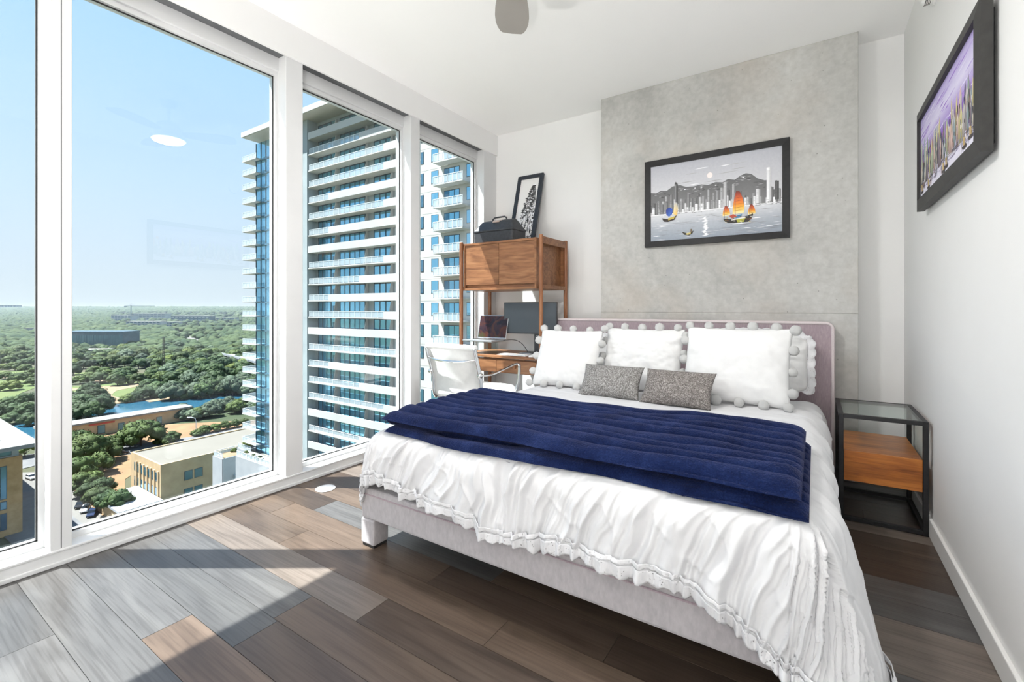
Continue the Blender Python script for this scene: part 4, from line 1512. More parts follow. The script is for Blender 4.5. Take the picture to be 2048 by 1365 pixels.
pr = cat(prof)
for s_ in (-1, 1):
    MB().tube([(s_ * 0.215, y_, z_) for y_, z_ in pr], 0.01, 8, flat=(0.018, 0.008, (1, 0, 0)) and None).build('side_rail', M['chrome'], ch, smooth=True)
    MB().tube([(s_ * 0.215, y_ - 0.004, z_) for y_, z_ in pr[:40]], 0.0, 8, flat=(0.008, 0.020, (1, 0, 0))).build('rail_flange', M['chrome'], ch, smooth=True)
    arm = cat([(s_ * 0.225, -0.250, 0.610), (s_ * 0.262, -0.20, 0.612), (s_ * 0.275, -0.08, 0.632), (s_ * 0.278, 0.06, 0.655), (s_ * 0.278, 0.125, 0.655), (s_ * 0.277, 0.142, 0.63), (s_ * 0.268, 0.142, 0.52), (s_ * 0.245, 0.135, 0.445), (s_ * 0.22, 0.13, 0.432)], 6)
    MB().tube(arm, 0.0, 8, flat=(0.013, 0.006, (1, 0, 0.001))).build('armrest', M['chrome'], ch, smooth=True)
    MB().tube([(s_ * 0.205, -0.256, 0.610), (s_ * 0.235, -0.256, 0.610)], 0.016, 12).build('arm_hub', M['chrome'], ch, smooth=True)
br = cat([(-0.215, -0.288, 0.715), (-0.12, -0.318, 0.703), (0.0, -0.328, 0.700), (0.12, -0.318, 0.703), (0.215, -0.288, 0.715)], 6)
MB().tube(br, 0.008, 8).build('back_stretcher', M['chrome'], ch, smooth=True)
MB().tube([(-0.215, -0.10, 0.413), (0.215, -0.10, 0.413)], 0.009, 8).build('seat_stretcher', M['chrome'], ch, smooth=True)
MB().tube([(-0.215, 0.10, 0.425), (0.215, 0.10, 0.425)], 0.009, 8).build('seat_stretcher', M['chrome'], ch, smooth=True)
# sling (rear face) and pads
sl = np.zeros((len(pr), 2, 3))
for i_, (y_, z_) in enumerate(pr):
    sl[i_, 0] = (-0.212, y_, z_); sl[i_, 1] = (0.212, y_, z_)
so = MB().grid(sl).build('sling', M['leather'], ch, smooth=True)
q = so.modifiers.new('thickness', 'SOLIDIFY'); q.thickness = 0.006; q.offset = 0
MB().tube([(-0.222, -0.300, 0.795), (0.222, -0.300, 0.795)], 0.021, 14).build('top_roll', M['leather'], ch, bevel=0.006)


def pad(i0, i1, th):
    pts = pr[i0:i1 + 1]
    n = len(pts)
    nv = 12
    out_ = np.zeros((n, nv, 3))
    bot = np.zeros((n, nv, 3))
    for a_, (y_, z_) in enumerate(pts):
        p0 = pts[max(a_ - 1, 0)]; p1 = pts[min(a_ + 1, n - 1)]
        t = Vector((0, p1[0] - p0[0], p1[1] - p0[1])).normalized()
        nn = Vector((0, -t.z, t.y))
        if nn.y < 0 and nn.z < 0.5: nn = -nn
        f = a_ / (n - 1)
        for b_ in range(nv):
            e_ = b_ / (nv - 1)
            k = (max(0, 1 - abs(2 * f - 1) ** 4) * max(0, 1 - abs(2 * e_ - 1) ** 10)) ** 0.5
            base = Vector((-0.202 + 0.404 * e_, y_, z_))
            out_[a_, b_] = base + nn * (0.006 + th * k)
            bot[a_, b_] = base + nn * 0.004
    mb = MB().grid(out_)
    m2 = MB().grid(bot[::-1])
    mb.add(m2.v, m2.f)
    return mb.build('cushion_pad', M['leather'], ch, smooth=True)


pad(0, 13, 0.045)
pad(13, 25, 0.045)
pad(25, 34, 0.03)
pad(40, 55, 0.045)
pad(55, 70, 0.045)
MB().cyl(0, -0.0, 0.12, 0.405, 0.026, 16).build('column', M['chrome'], ch, smooth=False)
MB().box(-0.09, 0.09, -0.12, 0.12, 0.392, 0.408).build('seat_plate', M['chrome'], ch, bevel=0.004)
for k in range(5):
    a_ = math.radians(72 * k + 18)
    ca_, sa_ = math.cos(a_), math.sin(a_)
    lg = MB().tube([(0.02 * ca_, 0.02 * sa_, 0.125), (0.15 * ca_, 0.15 * sa_, 0.105), (0.25 * ca_, 0.25 * sa_, 0.072)], [0.02, 0.016, 0.012], 10).build('base_leg', M['chrome'], ch, smooth=True)
    cs = MB().tube([(0.25 * ca_ - 0.012 * sa_, 0.25 * sa_ + 0.012 * ca_, 0.027), (0.25 * ca_ + 0.012 * sa_, 0.25 * sa_ - 0.012 * ca_, 0.027)], 0.027, 16)
    cs.build('caster', M['rubber'], lg)

# ------------------------------------------------------------------ ceiling fan, alarm, floor outlet
fd = Vector((-0.550, 0.835, 0))
tip = Vector((-1.2745, 1.9396, 0))
hub = fd * 1.90
fan = thing('ceiling_fan', 'ceiling fan with grey rounded blades above the bed', 'fan', (hub.x, hub.y, 0))


def blade(ang):
    mb = MB()
    n = 14
    top = []
    wdt = [(0.10, 0.040), (0.15, 0.055), (0.22, 0.070), (0.28, 0.079), (0.34, 0.083), (0.39, 0.081), (0.43, 0.073), (0.462, 0.060), (0.474, 0.048), (0.478, 0.0)]
    L_ = [(r_, w_ ) for r_, w_ in wdt] + [(r_, -w_) for r_, w_ in wdt[::-1][1:]]
    ca_, sa_ = math.cos(ang), math.sin(ang)
    pts = []
    for r_, w_ in L_:
        pts.append((r_ * ca_ - w_ * sa_, r_ * sa_ + w_ * ca_, 2.48 + w_ * 0.10))
    return mb.extr(pts, (0, 0, 0.008))


a0 = math.atan2(fd.y, fd.x)
for k in range(3):
    bl = blade(a0 + k * 2 * math.pi / 3).build('blade', M['fan'], fan)
    a_ = a0 + k * 2 * math.pi / 3
    MB().tube([(0.07 * math.cos(a_), 0.07 * math.sin(a_), 2.493), (0.16 * math.cos(a_), 0.16 * math.sin(a_), 2.493)], 0.012, 8).build('bracket', M['silver'], bl)
MB().lathe([(0.05, 2.455), (0.088, 2.460), (0.095, 2.475), (0.095, 2.52), (0.075, 2.555), (0.03, 2.575)], 28).build('motor_housing', M['silver'], fan, smooth=False, bevel=0.003)
MB().lathe([(0.112, 2.442), (0.118, 2.430), (0.114, 2.424), (0.104, 2.420)][::-1], 32).build('light_lens', M['lens'], fan)
MB().lathe([(0.122, 2.426), (0.124, 2.446), (0.10, 2.4545)], 32).build('light_ring', M['silver'], fan)
fl_ = bpy.data.lights.new('fan_light', 'AREA')
fl_.shape = 'DISK'
fl_.size = 0.20
fl_.energy = FAN_W
fl_.color = (1.0, 0.98, 0.955)
flo = bpy.data.objects.new('fan_light', fl_)
flo.location = (0, 0, 2.416)
COL.objects.link(flo)
flo.parent = fan
MB().cyl(0, 0, 2.575, 2.70, 0.012, 12).build('down_rod', M['silver'], fan)
MB().lathe([(0.02, 2.69), (0.05, 2.70), (0.06, CZ - 0.001)], 24).build('canopy', M['silver'], fan)

al = thing('smoke_alarm', 'round white slotted alarm high on the right wall', 'alarm', (RX, 2.79, 2.505))
q = MB().lathe([(0.066, 0.0), (0.066, 0.010), (0.058, 0.014), (0.056, 0.040), (0.046, 0.050)], 32)
q.v = [(-z_, x_, y_) for x_, y_, z_ in q.v]
q.build('body', M['plastic'], al, bevel=0.002)
for k in range(4):
    dd = 0.019 + k * 0.0055
    sl_ = MB().tube([(-dd, 0.0575 * math.cos(t), 0.0575 * math.sin(t)) for t in np.linspace(math.radians(150), math.radians(390), 40)], 0.0012, 6)
    sl_.build('slot', M['slot'], al)

fv = MB().lathe([(0.052, 0.0), (0.056, 0.002), (0.054, 0.005), (0.047, 0.0062), (0.03, 0.0062)], 36)
fvo = fv.build('cover_plate', M['ventw'])
fo = thing('floor_outlet', 'round white floor outlet cover on the boards by the window', 'outlet', (-2.398, 1.652, 0.0005))
fvo.parent = fo
MB().lathe([(0.026, 0.0063), (0.025, 0.0075), (0.008, 0.0078)], 24).build('cap', M['plastic'], fo)

# ------------------------------------------------------------------ unseen floor cans added behind the camera to brighten the room
def add_fill_light(x, y, w, label):
    o_ = thing('fill_can', label, 'fill light', (x, y, 0), 0, 'added fill lights')
    MB().lathe([(0.075, 0.0), (0.08, 0.006), (0.08, 0.235), (0.076, 0.24), (0.072, 0.24), (0.072, 0.19), (0.01, 0.185)], 28).build('can', M['blackmetal'], o_)
    MB().lathe([(0.035, 0.186), (0.05, 0.20), (0.05, 0.215), (0.02, 0.225)], 20).build('fill_bulb', M['lens'], o_, smooth=True)
    l = bpy.data.lights.new('fill_light', 'AREA')
    l.shape = 'DISK'
    l.size = 0.14
    l.energy = w
    l.color = (1.0, 0.975, 0.945)
    lo = bpy.data.objects.new('fill_light', l)
    lo.location = (0, 0, 0.242)
    lo.rotation_euler = (math.pi, 0, 0)
    COL.objects.link(lo)
    lo.parent = o_
    return o_


add_fill_light(-2.25, -0.75, FILL_W, 'added unseen fill light in a black can on the floor nearest the window behind the camera')
add_fill_light(0.10, -0.95, FILL_W, 'added unseen fill light in a black can on the floor nearest the right wall behind the camera')

# ------------------------------------------------------------------ the city outside, 60 m below eye level
GZ = CAM_Z - 60.0
_c, _s = math.cos(math.radians(YAW)), math.sin(math.radians(YAW))


def at(px, py, h=0.0):
    """ground position (X, Y) of the photograph's point px, py for something h metres above the street"""
    d = 920.0 * (60.0 - h) / (py - 617.0)
    l = (px - 1024.0) / 920.0 * d
    return (l * _c - d * _s, l * _s + d * _c)


M['ground'] = mat('dry_grass_and_earth', (0.024, 0.039, 0.011), (0.066, 0.061, 0.030), 0.012, 0.95, coord='World', detail=9, ramp=(0.38, 0.66))
M['lawn'] = mat('mown_lawn', (0.061, 0.095, 0.018), (0.093, 0.111, 0.030), 0.05, 0.95, coord='World', detail=6)
M['path'] = mat('tan_path', (0.180, 0.125, 0.072), (0.230, 0.161, 0.097), 0.2, 0.95, coord='World')
M['plaza'] = mat('orange_earth', (0.174, 0.093, 0.043), (0.223, 0.130, 0.061), 0.15, 0.95, coord='World')
M['road'] = mat('asphalt', (0.101, 0.101, 0.105), (0.148, 0.148, 0.148), 0.2, 0.9, coord='World')
M['walk'] = mat('pale_pavement', (0.116, 0.108, 0.100), (0.147, 0.140, 0.128), 0.3, 0.9, coord='World')
M['water'] = mat('river_water', (0.018, 0.075, 0.12), (0.025, 0.095, 0.15), 0.02, 0.12, coord='World', bump=0.05, bscale=0.6, bdist=0.05)
M['limestone'] = mat('limestone', (0.416, 0.290, 0.163), (0.519, 0.372, 0.212), 0.4, 0.9, coord='World')
M['tanbrick'] = mat('tan_brick', (0.359, 0.219, 0.093), (0.478, 0.304, 0.146), 0.6, 0.9, coord='World', detail=8)
M['roofw'] = mat('white_roof', (0.190, 0.187, 0.176), (0.218, 0.215, 0.204), 0.2, 0.8, coord='World')
M['roofc'] = mat('cream_roof', (0.135, 0.124, 0.103), (0.153, 0.140, 0.117), 0.1, 0.85, coord='World')
M['stucco'] = mat('white_stucco', (0.302, 0.317, 0.339), (0.346, 0.360, 0.383), 0.5, 0.8, coord='World')
M['towerwhite'] = mat('tower_white_concrete', (0.451, 0.451, 0.439), (0.508, 0.508, 0.496), 0.15, 0.7, coord='World')
M['soffit'] = mat('tower_soffit', (0.450, 0.432, 0.387), (0.504, 0.486, 0.441), 0.2, 0.8, coord='World')
M['towergrey'] = mat('tower_grey_concrete', (0.288, 0.330, 0.343), (0.360, 0.410, 0.426), 0.3, 0.8, coord='World')
M['tglass'] = mat('tower_blue_glass', (0.15, 0.42, 0.60), (0.24, 0.56, 0.74), 0.12, 0.07, metal=0.8, coord='World', spec=1.0, detail=1)
M['tglass2'] = mat('tower_dark_glass', (0.05, 0.16, 0.25), (0.10, 0.25, 0.35), 0.15, 0.10, metal=0.6, coord='World', spec=0.9, detail=1)
M['tframe'] = mat('tower_window_frame', (0.03, 0.055, 0.075), (0.045, 0.07, 0.09), 1, 0.5)
M['rail'] = mat('balcony_railing', (0.62, 0.66, 0.68), (0.70, 0.74, 0.76), 2, 0.5)
M['fardark'] = mat('dark_blue_glass_building', (0.03, 0.075, 0.11), (0.06, 0.12, 0.17), 0.15, 0.25, coord='World')
M['farpale'] = mat('pale_far_building', (0.30, 0.32, 0.33), (0.40, 0.42, 0.43), 0.05, 0.8, coord='World')
M['bark'] = mat('bark', (0.05, 0.038, 0.028), (0.09, 0.07, 0.05), 3, 0.95)
M['carblack'] = mat('dark_car_paint', (0.012, 0.013, 0.016), (0.02, 0.02, 0.025), 2, 0.25)
M['carwhite'] = mat('white_car_paint', (0.62, 0.63, 0.64), (0.66, 0.67, 0.68), 2, 0.3)
M['carblue'] = mat('blue_car_paint', (0.015, 0.025, 0.06), (0.02, 0.032, 0.075), 2, 0.25)
M['carglass'] = mat('car_glass', (0.01, 0.014, 0.018), (0.016, 0.02, 0.026), 2, 0.1)
M['rustbrown'] = mat('dark_steel', (0.03, 0.024, 0.022), (0.045, 0.036, 0.032), 2, 0.7)
M['sign'] = mat('red_lettering', (0.45, 0.06, 0.05), (0.5, 0.08, 0.06), 2, 0.6)


def rail_mat():
    m, nt, b = new_mat('railing_mesh_panel')
    out = nt.nodes['Material Output']
    tr = N(nt, 'ShaderNodeBsdfTransparent')
    mx = N(nt, 'ShaderNodeMixShader')
    mx.inputs[0].default_value = 0.34
    b.inputs['Base Color'].default_value = (0.62, 0.70, 0.74, 1)
    b.inputs['Roughness'].default_value = 0.4
    nt.links.new(tr.outputs[0], mx.inputs[1])
    nt.links.new(b.outputs[0], mx.inputs[2])
    nt.links.new(mx.outputs[0], out.inputs[0])
    return m


M['railpanel'] = rail_mat()


def leaf_mat(name, c1, c2):
    m = mat(name, c1, c2, 0.45, 0.75, coord='Object', rand=0.30, detail=6, ramp=(0.34, 0.68), spec=0.25)
    return m


LEAF = [leaf_mat('oak_leaves', (0.0210, 0.0420, 0.0084), (0.0644, 0.0896, 0.0196)),
        leaf_mat('dark_leaves', (0.0140, 0.0322, 0.0098), (0.0406, 0.0672, 0.0196)),
        leaf_mat('bright_leaves', (0.0420, 0.0665, 0.0112), (0.1015, 0.1260, 0.0245)),
        leaf_mat('greyish_leaves', (0.0350, 0.0574, 0.0322), (0.0770, 0.1050, 0.0595))]

gr = MB().box(-9000, 2500, -4000, 9000, -1.5, 0.0).build('park_ground', M['ground'], loc=(0, 0, GZ))
struct(gr)


def patch(name, pts, z, m):
    o_ = MB().prism([at(*p) for p in pts], 0.02, z).build(name, m, loc=(0, 0, GZ))
    return struct(o_)


patch('river', [(-60, 868), (90, 832), (212, 812), (250, 808), (288, 802), (342, 797), (420, 788), (520, 778), (640, 768), (640, 792), (520, 806), (400, 818), (300, 845), (160, 876), (-60, 920)], 0.25, M['water'])
patch('lawn', [(-40, 800), (-40, 764), (60, 757), (78, 760), (72, 776), (40, 788), (20, 805)], 0.22, M['lawn'])
patch('lawn', [(-40, 752), (-40, 742), (70, 742), (72, 750)], 0.22, M['lawn'])
patch('lawn', [(140, 790), (140, 775), (205, 768), (300, 762), (300, 770), (262, 790), (212, 800), (160, 806)], 0.22, M['lawn'])
patch('lawn', [(150, 757), (150, 746), (245, 742), (250, 750)], 0.22, M['lawn'])
patch('path', [(135, 783), (135, 779), (222, 773), (285, 768), (290, 771), (232, 783), (222, 792), (238, 797), (242, 808), (210, 811), (208, 798), (218, 785), (205, 779)], 0.35, M['path'])
patch('path', [(190, 766), (190, 760), (235, 757), (310, 745), (330, 743), (330, 747), (260, 760), (236, 765)], 0.35, M['path'])
patch('path', [(-40, 757), (-40, 752), (80, 750), (80, 757)], 0.35, M['path'])
patch('path', [(305, 742), (310, 733), (326, 742)], 0.5, M['path'])
patch('path', [(370, 674), (430, 672), (445, 680), (420, 683), (380, 680)], 0.5, M['walk'])
patch('path', [(352, 686), (360, 672), (372, 660), (376, 660), (370, 675), (372, 686)], 0.5, M['walk'])
patch('promenade', [(300, 806), (345, 799), (420, 790), (470, 785), (470, 783), (420, 788), (340, 796), (290, 803)], 0.5, M['path'])
# blocks this side of the river
patch('plaza', [(140, 905), (140, 876), (330, 850), (640, 835), (640, 860), (505, 870), (330, 905), (250, 960), (250, 1080), (215, 1080), (150, 1010)], 0.15, M['plaza'])
patch('street', [(-60, 930), (90, 905), (250, 893), (330, 884), (520, 850), (640, 838), (640, 846), (520, 862), (330, 900), (250, 912), (90, 928), (-60, 965)], 0.22, M['road'])
patch('street', [(-60, 1010), (-60, 950), (85, 945), (140, 980), (150, 985), (215, 1042), (260, 1060), (330, 1080), (330, 1200), (140, 1200)], 0.20, M['walk'])
patch('street', [(85, 1200), (85, 1000), (140, 1030), (240, 1110), (240, 1200)], 0.28, M['road'])
patch('pavement', [(165, 895), (262, 878), (275, 885), (210, 905)], 0.30, M['road'])


# ---- trees -----------------------------------------------------------------
def ico_arrays(sub):
    b_ = bmesh.new()
    bmesh.ops.create_icosphere(b_, subdivisions=sub, radius=1.0)
    b_.verts.ensure_lookup_table()
    V = np.array([v_.co[:] for v_ in b_.verts])
    F = np.array([[v_.index for v_ in f_.verts] for f_ in b_.faces])
    b_.free()
    return V, F


IV2, IF2 = ico_arrays(2)
IV1, IF1 = ico_arrays(1)


def mesh_np(name, V, F, m, smooth=False):
    me = bpy.data.meshes.new(name)
    me.vertices.add(len(V))
    me.vertices.foreach_set('co', np.asarray(V, np.float32).ravel())
    k = F.shape[1]
    me.loops.add(F.size)
    me.loops.foreach_set('vertex_index', F.astype(np.int32).ravel())
    me.polygons.add(len(F))
    me.polygons.foreach_set('loop_start', np.arange(0, F.size, k, dtype=np.int32))
    me.polygons.foreach_set('loop_total', np.full(len(F), k, dtype=np.int32))
    me.update()
    me.validate()
    if m: me.materials.append(m)
    if smooth: me.polygons.foreach_set('use_smooth', [True] * len(me.polygons))
    return me


def crown_mesh(seed, m, wide, nl=16, leaves=1500):
    """unit crown: radius about 1, base at z=0, made of lumpy lobes and loose leaf sprays"""
    r_ = np.random.RandomState(seed)
    Vs, Fs = [], []
    b_ = 0
    cen = []
    for k in range(nl):
        a_ = k * 2.39996 + r_.uniform(-.3, .3)
        q = math.sqrt((k + .5) / nl)
        rad = 0.70 * q
        hgt = (0.30 + 0.62 * (1 - q ** 2)) * wide + r_.uniform(-.08, .08)
        lr = r_.uniform(.26, .40) * (1.1 - .25 * q)
        cen.append((rad * math.cos(a_), rad * math.sin(a_), hgt, lr))
    for cx_, cy_, cz_, lr in cen:
        n_ = 1 + 0.22 * pn(IV2[:, 0] * 2.3 + cx_ * 9, IV2[:, 1] * 2.3 + IV2[:, 2] * 2.0 + cy_ * 9, seed) + r_.uniform(-.10, .10, len(IV2))
        V = IV2 * n_[:, None] * lr * np.array([1, 1, .82]) + np.array([cx_, cy_, cz_])
        Vs.append(V)
        Fs.append(IF2 + b_)
        b_ += len(V)
    per = leaves // nl
    LV, LF = [], []
    for cx_, cy_, cz_, lr in cen:
        d = r_.normal(size=(per, 3))
        d /= np.linalg.norm(d, axis=1)[:, None]
        p = np.array([cx_, cy_, cz_]) + d * lr * r_.uniform(.95, 1.22, (per, 1)) * np.array([1, 1, .85])
        t1 = np.cross(d, r_.normal(size=(per, 3)))
        t1 /= np.linalg.norm(t1, axis=1)[:, None]
        t2 = r_.normal(size=(per, 3)) * .5 + np.cross(d, t1)
        s = r_.uniform(.03, .06, (per, 1))
        tri = np.stack([p - t1 * s, p + t1 * s, p + t2 * s * 1.6], 1).reshape(-1, 3)
        LV.append(tri)
        LF.append(np.arange(per * 3).reshape(-1, 3) + b_)
        b_ += per * 3
    V = np.concatenate(Vs + LV)
    F = np.concatenate(Fs + LF)
    return mesh_np('crown', V, F, m)


CROWN = []
for i_, (m_, wd) in enumerate(((LEAF[0], .62), (LEAF[0], .80), (LEAF[1], .70), (LEAF[1], .95), (LEAF[2], .75), (LEAF[3], .9))):
    CROWN.append(crown_mesh(100 + i_, m_, wd))
_tr = MB().tube([(0, 0, 0), (0.01, 0, .25), (0, .02, .6)], [.05, .04, .03], 7)
for k in range(4):
    a_ = k * 1.7
    _tr.tube([(0, 0, .28), (.18 * math.cos(a_), .18 * math.sin(a_), .48), (.40 * math.cos(a_), .40 * math.sin(a_), .72)], [.03, .022, .012], 6)
TRUNK = _tr.mesh('trunk', M['bark'])
tree_count = [0]


def tree(px, py, rad, kind, label, group, rng, rise=0.30):
    """rad: crown radius in metres; px, py: foot of the trunk"""
    X, Y = at(px, py)
    tree_at(X, Y, rad, kind, label, group, rng, rise)


def tree_at(X, Y, rad, kind, label, group, rng, rise=0.30):
    t = thing('tree', label, 'tree', (X, Y, GZ), rng.uniform(0, 6.28), group)
    t.scale = (rad, rad, rad * rng.uniform(.9, 1.1))
    c_ = link_mesh('crown', CROWN[kind], t, (0, 0, rise))
    link_mesh('trunk', TRUNK, t)
    tree_count[0] += 1
    return t


tr_ = random.Random(17)
# big near oaks
tree(282, 893, 9.5, 0, 'spreading oak before the long low limestone building', None, tr_)
tree(258, 888, 6.0, 0, 'smaller oak on the left of the spreading oak by the low building', None, tr_)
for px_, py_, r_ in ((170, 935, 9.0), (200, 925, 8.0), (150, 915, 7.5), (222, 905, 6.0), (160, 965, 6.0), (190, 950, 6.5)):
    tree(px_, py_, r_, tr_.choice([0, 0, 1]), 'dark oak in the clump beside the orange earth courtyard', 'oaks beside the courtyard', tr_)
for px_, py_, r_ in ((165, 992, 4.6), (180, 1004, 4.2), (198, 1018, 4.6), (215, 1028, 4.0), (235, 1034, 4.4), (182, 985, 4.4), (205, 1000, 4.2)):
    tree(px_, py_, r_, tr_.choice([1, 3]), 'young street tree shading the parked cars', 'street trees by the parked cars', tr_, .5)
tree(50, 915, 4.5, 4, 'bright green street tree beside the tan office block', None, tr_, .6)
for px_, py_, r_ in ((335, 890, 3.5), (320, 888, 3.0), (345, 883, 4.0), (395, 872, 3.5), (410, 868, 3.6), (430, 864, 3.6), (450, 860, 3.4), (470, 856, 3.2), (490, 852, 3.0)):
    tree(px_, py_, r_, tr_.choice([0, 1]), 'shrubby tree along the street behind the limestone building', 'trees along the street', tr_, .15)
# riverside groves
for px_, py_, r_ in ((5, 838, 10), (30, 835, 11), (55, 838, 10), (78, 830, 9), (100, 838, 9), (15, 815, 10), (48, 812, 9), (72, 800, 8), (90, 806, 9), (155, 838, 8), (175, 838, 9), (198, 832, 8), (165, 818, 8), (190, 812, 8.5), (150, 812, 8), (205, 815, 7), (180, 800, 8), (20, 850, 9), (60, 852, 9), (100, 858, 9), (-20, 840, 10)):
    tree(px_, py_, r_ * (.62 if px_ < 112 else 1), tr_.choice([0, 2, 2, 3]), 'dark tree in the thick grove on the river bank', 'river bank grove', tr_, .2)
for px_, py_, r_ in ((255, 806, 5), (270, 803, 6), (285, 800, 7), (300, 797, 8), (318, 793, 9), (300, 785, 8), (335, 790, 8)):
    tree(px_, py_, r_, tr_.choice([0, 3, 2]), 'leafy tree on the far bank by the sandy path', 'trees by the sandy path', tr_, .15)
for k in range(34):
    f = k / 33
    tree(345 + 185 * f + tr_.uniform(-8, 8), 798 - 14 * f + tr_.uniform(-26, 6), tr_.uniform(7, 10), tr_.choice([5, 5, 3, 0]), 'grey-green willowy tree in the row behind the river', 'willowy trees behind the river', tr_, .12)
for k in range(16):
    tree(360 + 12 * k + tr_.uniform(-5, 5), 838 - 1.6 * k + tr_.uniform(-6, 8), tr_.uniform(5, 7), tr_.choice([5, 1]), 'grey-green tree on the near river bank by the highway', 'trees on the near river bank', tr_, .12)
# park rows
for px_, py_ in ((235, 772), (250, 771), (262, 769), (275, 768), (290, 765), (305, 762), (240, 762), (255, 757), (215, 763), (200, 768), (178, 766), (160, 768), (208, 752), (190, 750), (325, 764), (345, 765), (365, 760), (330, 752), (310, 752)):
    tree(px_, py_, tr_.uniform(6.5, 9), tr_.choice([0, 1, 2]), 'round park oak among the lawns and paths', 'park oaks among the lawns', tr_, .2)
for px_, py_, in ((10, 760), (35, 768), (66, 772), (20, 782), (50, 746), (5, 740), (30, 742), (75, 748), (60, 758)):
    tree(px_, py_, tr_.uniform(5, 8), tr_.choice([0, 1, 4]), 'park tree beside the mown lawn in the left pane', 'trees beside the lawn', tr_, .2)
# wooded slope beyond the park
n_wood = 0
py_ = 752.0
while py_ > 700:
    step = 6.5 * (py_ - 617) / 110.0
    px_ = -30.0 + tr_.uniform(0, 14)
    while px_ < 500:
        ok = True
        if 735 < py_ and px_ < 84: ok = False
        if py_ > 741 and 150 < px_ < 330: ok = False
        if ok:
            kd = tr_.choice([0, 1, 1, 2, 2, 3, 4, 5])
            lk = ['low spreading green', 'tall rounded green', 'low dark green', 'tall dark green', 'bright yellow-green', 'pale grey-green'][kd]
            far_ = 'upper edge' if py_ < 725 else 'lower edge'
            tree(px_ + tr_.uniform(-3, 3), py_ + tr_.uniform(-2.5, 2.5), tr_.uniform(7, 11), kd, lk + ' tree at the ' + far_ + ' of the dense woods beyond the park', lk + ' trees at the ' + far_ + ' of the woods', tr_, .12)
            n_wood += 1
        px_ += tr_.uniform(15, 27)
    py_ -= step

# woods too far off to count
fr_ = np.random.RandomState(4)
Vs, Fs, b_ = [], [], 0
pts = []
d = 600.0
while d < 7000:
    rad = 5.5 + d * .0032
    stepd = rad * (1.5 + d / 6000)
    lat = -1.75 * d
    while lat < -0.18 * d:
        pts.append((d + fr_.uniform(-.6, .6) * stepd, lat + fr_.uniform(-.4, .4) * rad, rad * fr_.uniform(.75, 1.25)))
        lat += rad * fr_.uniform(1.3, 2.1)
    d += stepd
gaps = [(145, 262, 680, 714), (225, 490, 628, 660), (350, 450, 655, 690), (140, 178, 690, 714)]


def rise_at(d_):
    t = np.clip((d_ - 1500) / 4500.0, 0, 1)
    return 52 * t * t * (3 - 2 * t)


kept = 0
for d_, lat, rad in pts:
    px_ = 1024 + 920 * lat / d_
    py_ = 617 + 920 * (60 - rise_at(d_)) / d_
    if any(a < px_ < b and c < py_ < e for a, b, c, e in gaps) and fr_.rand() < .8: continue
    X = lat * _c - d_ * _s
    Y = lat * _s + d_ * _c
    near = d_ < 1500
    I, F_ = (IV2, IF2) if near else (IV1, IF1)
    n_ = 1 + fr_.uniform(-.22, .22, len(I))
    V = I * n_[:, None] * np.array([rad, rad, rad * .75]) + np.array([X, Y, rise_at(d_) + rad * .35 + fr_.uniform(-1, 2)])
    Vs.append(V)
    Fs.append(F_ + b_)
    b_ += len(V)
    kept += 1
M['farwood'] = mat('distant_canopy', (0.019, 0.038, 0.018), (0.058, 0.080, 0.032), 0.03, 0.9, coord='World', detail=12, ramp=(0.36, 0.64), spec=0.2, bump=0.6, bscale=0.5, bdist=0.8)
fw = link_mesh('distant_woods', mesh_np('distant_woods', np.concatenate(Vs), np.concatenate(Fs), M['farwood']), None, (0, 0, GZ))
tag(fw, 'unbroken green woods reaching to the horizon', 'woods', kind='stuff')

# hills under the farthest woods
hv = []
nr, na = 24, 60
for i_ in range(nr):
    d_ = 1200 + 7800 * i_ / (nr - 1)
    for j_ in range(na):
        l_ = (-2.2 + 2.4 * j_ / (na - 1)) * d_
        hv.append((l_ * _c - d_ * _s, l_ * _s + d_ * _c, float(rise_at(np.array(d_))) - 0.5))
hf = [(i_ * na + j_, i_ * na + j_ + 1, (i_ + 1) * na + j_ + 1, (i_ + 1) * na + j_) for i_ in range(nr - 1) for j_ in range(na - 1)]
struct(MB().add(hv, hf).build('hills', M['farwood'], loc=(0, 0, GZ)))


# ---- buildings ----------------------------------------------------------------
def wnd(parent, x0, x1, y0, y1, z0, z1, face, m=None, name='window', fr=0.12):
    """recessed-looking window: frame plus pane on an axis-aligned wall; face is '-y' or '-x' or '+x'"""
    f_ = MB()
    if face == '-y':
        f_.box(x0, x1, y0 - .06, y0 + .05, z0, z1)
        w_ = f_.build(name, M['tframe'], parent)
        MB().box(x0 + fr, x1 - fr, y0 - .09, y0 - .061, z0 + fr, z1 - fr).build('pane', m or M['tglass2'], w_)
    else:
        s_ = -1 if face == '-x' else 1
        f_.box(x0 - .06 if s_ < 0 else x0 - .05, x0 + .05 if s_ < 0 else x0 + .06, y0, y1, z0, z1)
        w_ = f_.build(name, M['tframe'], parent)
        MB().box(x0 + s_ * .061, x0 + s_ * .09, y0 + fr, y1 - fr, z0 + fr, z1 - fr).build('pane', m or M['tglass2'], w_)
    return w_


